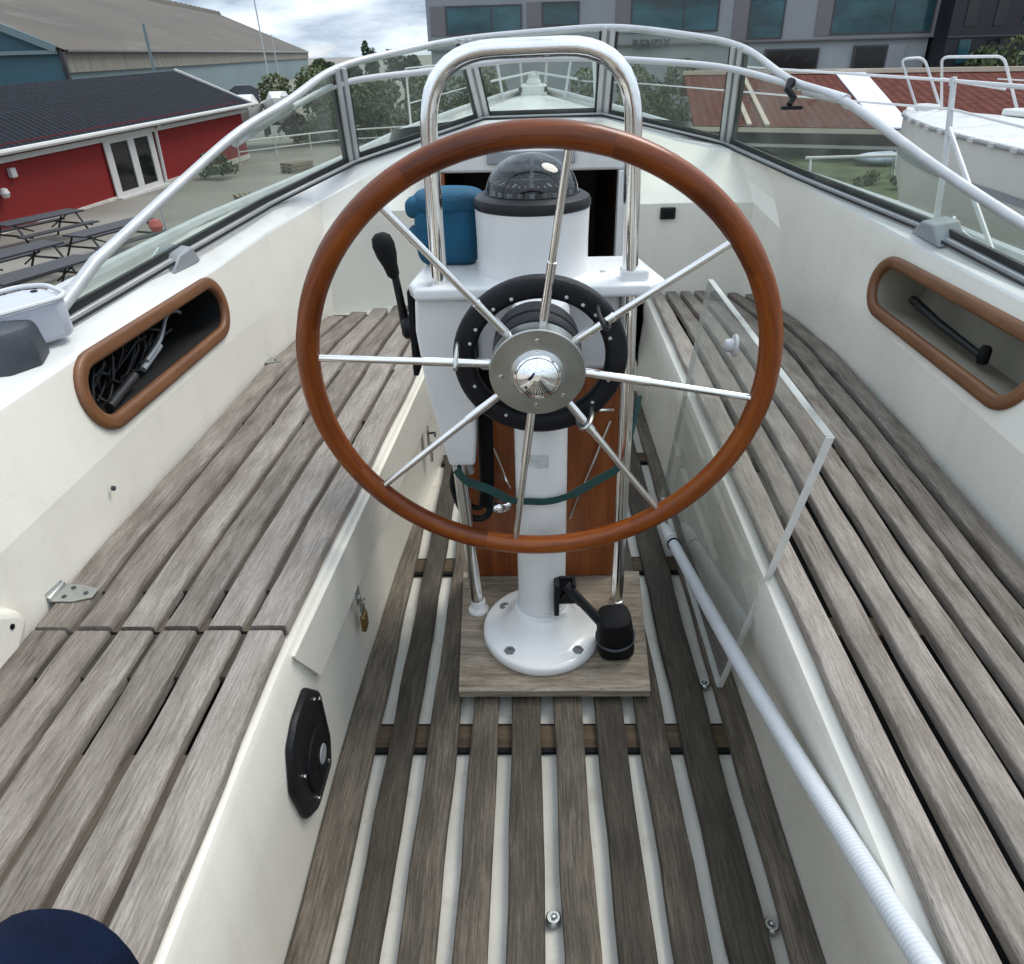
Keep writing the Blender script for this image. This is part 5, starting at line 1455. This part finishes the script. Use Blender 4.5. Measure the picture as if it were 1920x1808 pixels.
# ------------------------------------------------------------------ grey office building, 60 m off
def bx_(x): return x*1.3333
def bz(z): return 1.3+(z-1.3)*1.3333
BY = 60.0
gpan = painted("grey_cladding", (0.2400,0.2496,0.2680), 0.6, 0.06, .5, 0.03, 5)
gpan2 = painted("brown_grey_panel", (0.1520,0.1440,0.1480), 0.6, 0.06, .5, 0.03, 5)
gpale = painted("pale_concrete_base", (0.2880,0.3080,0.3200), 0.7, 0.1, .5, 0.05, 5)
tealgl = painted("teal_glazing", (0.026,0.085,0.10), 0.06, 0.75, .30, 0.0, stretch=(1,1,2.2), dirt_refl=(.008,.016,.012), dirt_refl_amt=.9)  # dark green blotches in the colour paint tree reflections on the panes
off_ = thing('office_building', 'modern grey office block with large teal windows', 'building', (9,BY,GZ))
mb = MB(); mb.box((bx_(-5.25),BY,bz(1.35)),(bx_(20.9),BY+18,15)); part('wall', mb, gpan, off_)
mb = MB(); mb.box((bx_(-5.25)+.15,BY+.25,GZ-.2),(bx_(20.9)-.15,BY+17.8,bz(1.35)-.004)); part('base_wall', mb, gpale, off_)
def facade_box(x0, x1, z0, z1, d0, d1, name, mat_, par=None, **k):
    mb = MB(); mb.box((bx_(x0),BY-d1,bz(z0)),(bx_(x1),BY-d0,bz(z1)))
    return part(name, mb, mat_, off_, **k) if par is None else sub(name, mb, mat_, par, **k)
frame_d = painted("dark_window_frame", (0.05,0.05,0.055), 0.5, 0.1, 3, 0)
WL = [(-4.26,-.31,2.02,3.30),(.72,2.64,2.31,3.36),(5.28,9.78,1.88,3.42),(11.3,13.12,1.47,3.25),(15.55,20.7,1.55,3.20)]
for row in range(3):
    for k, (x0, x1, z0, z1) in enumerate(WL):
        sh = row*2.55 + .12*row
        sk = 0 if row == 0 else (1.1 if k % 2 else -.4)*(row)
        x0_, x1_ = x0+sk*.4, x1+sk*.4
        mb = MB()
        X0, X1, Z0, Z1 = bx_(x0_), bx_(x1_), bz(z0+sh), bz(z1+sh)
        mb.box((X0,BY-.10,Z0),(X0+.09,BY-.001,Z1)); mb.box((X1-.09,BY-.10,Z0),(X1,BY-.001,Z1)); mb.box((X0+.09,BY-.10,Z0),(X1-.09,BY-.001,Z0+.09)); mb.box((X0+.09,BY-.10,Z1-.09),(X1-.09,BY-.001,Z1))
        if X1-X0 > 4: mb.box((X0*.4+X1*.6-.03,BY-.09,Z0+.09),(X0*.4+X1*.6+.03,BY-.001,Z1-.09))
        wf_ = part('window', mb, frame_d, off_)
        mb = MB(); mb.quad((X0+.05,BY-.05,Z0+.05),(X1-.05,BY-.05,Z0+.05),(X1-.05,BY-.05,Z1-.05),(X0+.05,BY-.05,Z1-.05)); sub('window_pane', mb, tealgl, wf_)
        if row == 0:
            facade_box(x0-.78, x0-.003, z0-.02, z1, 0.002, .06, 'panel', gpan2)
for x0, x1, z0, z1 in ((12.4,15.2,.05,1.0),(17.0,18.72,.05,1.06)):
    facade_box(x0, x1, z0-1.4, z1, -.20, .02, 'window', frame_d)
    mb = MB(); mb.quad((bx_(x0)+.1,BY-.03,bz(z0)-1.7),(bx_(x1)-.1,BY-.03,bz(z0)-1.7),(bx_(x1)-.1,BY-.03,bz(z1)-.1),(bx_(x0)+.1,BY-.03,bz(z1)-.1)); part('window_pane', mb, dark_gl, off_)
facade_box(18.73, 19.6, -1.3, 1.05, -.20, .03, 'panel', gpan)
facade_box(-5.3, 20.95, 1.33, 1.40, .0, .10, 'ledge', gpan2)
# dark lettering on the base wall, blurred beyond reading in the photograph
cu = bpy.data.curves.new('lettering', 'FONT'); cu.body = 'RENDY'; cu.size = .74; cu.extrude = .02; cu.offset = .022; cu.space_character = 1.12
tmp = bpy.data.objects.new('tmp', cu); COL.objects.link(tmp)
me = bpy.data.meshes.new_from_object(tmp.evaluated_get(bpy.context.evaluated_depsgraph_get())); bpy.data.objects.remove(tmp)
me.materials.clear(); me.materials.append(frame_d)
lt_ = bpy.data.objects.new('lettering', me); COL.objects.link(lt_); lt_.parent = off_
lt_.location = Vector((bx_(5.42),BY-.15,1.16)) - Vector(off_.location); lt_.rotation_euler = (math.pi/2,0,0)
dk_ = thing('dark_building', 'black clad building with narrow upright windows at the right edge', 'building', (34,BY,GZ))
navy = painted("black_cladding", (0.012,0.013,0.018), 0.5, 0.3, .5, 0.0)
mb = MB(); mb.box((bx_(20.9)+.02,BY-2,GZ),(52,BY+16,14)); part('wall', mb, navy, dk_)
for k in range(10):
    for z0, z1 in ((.15,1.2),(1.75,4.4)):
        x0 = bx_(20.9)+.9+k*1.9; mb = MB(); mb.box((x0,BY-2.06,bz(z0)),(x0+.75,BY-2.003,bz(z1))); part('window', mb, tealgl if (k*7+int(z0)) % 3 == 0 else dark_gl, dk_)
mb = MB(); mb.box((bx_(20.9)+.02,BY-2.14,bz(1.28)),(52,BY-2.003,bz(1.36))); part('ledge', mb, frame_d, dk_)
tree(30.5,56,GZ,-.2,(1.6,1.3,1.6),900,.2,77,'small olive green tree in front of the black building', leafB)

# ------------------------------------------------------------------ brown roofed shed at the right
bs = thing('brown_roofed_shed', 'low shed with red brown tiled roof and a white roof strip', 'shed', (13,32,-2.2))
E0, ed_ = Vector((5.85,29.3,-1.2)), Vector((.909,-.417,0))
R0b = Vector((7.0,38.2,.12)); LEN = 24
mb = MB(); uvquad(mb, E0, E0+ed_*LEN, R0b+ed_*LEN, R0b); bk = Vector((1.4,8.5,0)); uvquad(mb, R0b+ed_*LEN, R0b+bk+ed_*LEN+Vector((0,0,-1.3)), R0b+bk+Vector((0,0,-1.3)), R0b)
part('roof', mb, roof_r, bs)
mb = MB()
blackw = painted("black_boards", (0.014,0.013,0.012), 0.8, 0.3, 3)
w0 = E0+Vector((.7,.9,0)); mb.quad(w0+Vector((0,0,-2.1)), w0+ed_*(LEN-1)+Vector((0,0,-2.1)), w0+ed_*(LEN-1)+Vector((0,0,.10)), w0+Vector((0,0,.10)))
w1 = w0+Vector((1.9,13,0)); mb.poly([w0+Vector((0,0,-2.1)), w0+Vector((0,0,.10)), R0b+Vector((.7,0,-.12)), w1+Vector((0,0,-.3)), w1+Vector((0,0,-2.1))])
part('wall', mb, blackw, bs)
def onroof(s, v, lift): return (E0+ed_*s).lerp(R0b+ed_*s, v) + Vector((0,0,lift))
sA, sB = 6.35, 7.75
mb = MB()
for lift0, lift1 in ((.015,.06),):
    n_ = mb.add([onroof(sA-.3,-.01,lift1), onroof(sB-.7,-.01,lift1), onroof(sB-.25,1,lift1), onroof(sA,1,lift1), onroof(sA-.3,-.01,lift0), onroof(sB-.7,-.01,lift0), onroof(sB-.25,1,lift0), onroof(sA,1,lift0)])
    for f in ((0,1,2,3),(4,7,6,5),(0,4,5,1),(1,5,6,2),(2,6,7,3),(3,7,4,0)): mb.face([n_+k for k in f])
part('roof_strip', mb, painted("white_roof_sheet",(.62,.65,.72),.5,.06,.6), bs)
mb = MB()
for s in (1.95, 2.55): bar3(mb, onroof(s,0,.05), onroof(s,1,.05), .16, .07)
part('verge_board', mb, painted("tan_verge",(.42,.35,.28),.7,.1,2), bs)
mb = MB(); bar3(mb, E0-ed_*.1+Vector((0,0,-.10)), E0+ed_*LEN+Vector((0,0,-.10)), .12, .14); bar3(mb, R0b+Vector((0,0,.08)), R0b+ed_*LEN+Vector((0,0,.08)), .3, .16); part('fascia', mb, painted("tan_fascia",(.5,.42,.33),.7,.1,2), bs)
mb = MB(); bar3(mb, E0+Vector((.3,.3,-.62)), E0+ed_*LEN+Vector((.3,.3,-.62)), .06, .10); part('wall_rail', mb, trim_wh, bs)

# trestle and planks on the grass seen through the right glass
ts = thing('trestle', 'white tubular trestle on the grass behind the right glass', 'trestle', (9.8,23,-2.2))
mb = MB(); mb.tube([(8.0,23.4,-1.62),(11.2,23.5,-1.62)], .045, 8); part('rail', mb, trim_wh, ts)
for x in (8.15,10.6,11.05):
    mb = MB(); mb.tube([(x-.05,23.1,-2.2),(x,23.4,-1.62),(x+.05,23.75,-2.2)], .035, 8); part('leg', mb, trim_wh, ts)
for k, (x, y, a, l, lab) in enumerate(((8.6,19.2,.3,2.4,'long white plank lying on the grass, furthest one'),(8.75,18.0,.15,1.8,'white plank on the grass nearest the windshield'),(9.5,18.9,.5,1.3,'short pale plank beside the long ones'))):
    mb = MB(); mb.box((-l/2,-.11,0),(l/2,.11,.05), Matrix.Translation((x,y,-2.19)) @ Matrix.Rotation(a,4,'Z')); o = mb.build('plank', trim_wh, None); tag(o, lab, 'plank', 'white planks on the grass')
mb = MB(); rnd = random.Random(3)
mb.loft(pillow((11.6,26.0,-2.0), 1.1, .5, .2, 2.2, 6), True, True); o = mb.build('tarpaulin_heap', painted("pale_blue_tarp",(.42,.47,.58),.6,.35,2.5,.5,4,dirt_refl=(.75,.76,.78),dirt_refl_amt=1.0), None, angle=50); tag(o, 'pale blue and white tarpaulin heap on the grass behind the trestle', 'tarpaulin')
for k, (x, y, z_, s_) in enumerate(((10.2,21.2,-2.2,.30),(12.6,23.5,-2.2,.42),(9.3,22.3,-2.2,.24),(11.9,25.2,-2.2,.36))):
    tree(x, y, z_-.05, z_+s_*.6, (s_*1.6,s_*1.3,s_), 260, .06, 300+k, ('small weed tuft on the grass nearest the planks','weed tuft on the grass by the neighbouring hull','smallest weed tuft beside the trestle leg','weed tuft in front of the tarpaulin heap')[k], leafB, 'weed tufts on the grass', 'weed_tuft', 'plant', False)

# ------------------------------------------------------------------ neighbouring yacht on the right
ny = thing('neighbour_yacht', 'cream yacht with grey stripe and tube pulpit alongside on the right', 'yacht', (6,8,-1))
ax = Vector((.17,-.985,0)).normalized(); sd_ = Vector((ax.y,-ax.x,0))            # aft direction and its side
if sd_.x < 0: sd_ = -sd_
bowp = Vector((5.60,12.35,.36))
def NP(s, w, z): return bowp + ax*s + sd_*w + Vector((0,0,z))
ss = [0,.35,1,2,3.2,4.6,6,8]; bb = [.03,.28,.60,.98,1.30,1.55,1.68,1.72]
mb = MB(); rows = []
for s, b in zip(ss, bb):
    z = .06*math.sin(0)-.012*s
    rk = .45
    rows.append([NP(s,-b,z), NP(s+.03*rk,-b*.985,z-.28), NP(s+.15*rk,-b*.93,z-.75), NP(s+.4,-b*.70,z-1.35), NP(s+.9,-b*.15,z-1.9), NP(s+.9,b*.15,z-1.9), NP(s+.4,b*.70,z-1.35), NP(s+.15*rk,b*.93,z-.75), NP(s,b,z)])
mb.loft(rows, False, False); mb.poly(rows[0]); mb.poly(rows[-1]); nh = part('hull', mb, painted("cream_hull",(.60,.595,.56),.30,.06,.7,.02,10,dirt_refl=(.4,.37,.3),dirt_refl_amt=.3), ny, angle=50)
mb = MB(); mb.loft([[r[0], NP(s,-b*.55,-.012*s+.05), NP(s,0,-.012*s+.08), NP(s,b*.55,-.012*s+.05), r[-1]] for r, s, b in zip(rows, ss, bb)], False, False); part('deck', mb, gel_w, ny)
def side_strip(mb, za, zb, o):
    rr = []
    for s, b in zip(ss, bb):
        f = lambda zz: -b*(1-.015*(zz/-.28)) if zz > -.28 else -b*(.985-.055*((-zz-.28)/.47))
        rr.append([NP(s+.02,f(za)-o,-.012*s+za), NP(s+.02,f(zb)-o,-.012*s+zb)])
    mb.loft(rr, False, False)
mb = MB(); side_strip(mb, -.42, -.50, .006); sub('hull_stripe', mb, grey_pl, nh)
mb = MB(); mb.tube([NP(s,-b-.005,-.012*s+.0) for s, b in zip(ss, bb)], .028, 8); rl = part('toe_rail', mb, painted("grey_rubbing_rail",(.26,.27,.27),.5,.2,8,.1), ny)
for s in np.arange(1.1, 7.6, .42):
    mb = MB(); b = float(np.interp(s, ss, bb)); mb.box((-.05,-.012,-.02),(.05,.012,.02), frame(tuple(NP(s,-b-.034,-.012*s+.0)), tuple(ax), (0,0,1)) @ Matrix.Rotation(math.pi/2,4,'X')); sub('rail_slot', mb, trim_wh, rl)
mb = MB()
mb.tube(fillet([(5.53,11.85,.40),(5.11,11.8,1.06),(5.42,11.8,1.07),(5.86,11.8,.36)], .10, 5), .018, 8)
mb.tube(fillet([(5.80,11.0+.7,.36),(5.30,11.05,1.085),(6.06,11.0,1.075),(6.47,11.0,.37)], .10, 5), .018, 8)
mb.tube([(5.40,11.8,.82),(5.62,11.3,.80),(6.2,11.0,.70)], .014, 8)
part('pulpit', mb, white_pl, ny)
mb = MB(); mb.tube([(6.06,11.0,.82),(6.5,9.6,.80),(7.2,6,.75)], .008, 6); mb.tube([(5.45,11.2,.84),(4.75,8.6,.86),(4.55,5.5,.86)], .008, 6); part('lifeline', mb, white_pl, ny)
mb = MB(); mb.box((-.16,-.10,0),(.16,.10,.10), frame(tuple(NP(.45,0,.03)), tuple(ax), tuple(sd_))); part('bow_roller', mb, gel_w, ny, bevel=.02); mb = MB(); mb.box((-.3,-.25,0),(.3,.25,.08), frame(tuple(NP(1.9,.5,.05)), tuple(ax), tuple(sd_))); part('deck_hatch', mb, gel_w, ny, bevel=.02)
mb = MB(); mb.loft([[NP(s,-.12,-1.3),NP(s,.12,-1.3),NP(s+.3,.06,GZ-bowp.z),NP(s+.3,-.06,GZ-bowp.z)] for s in (3,6)], True, True); part('keel', mb, slate, ny)
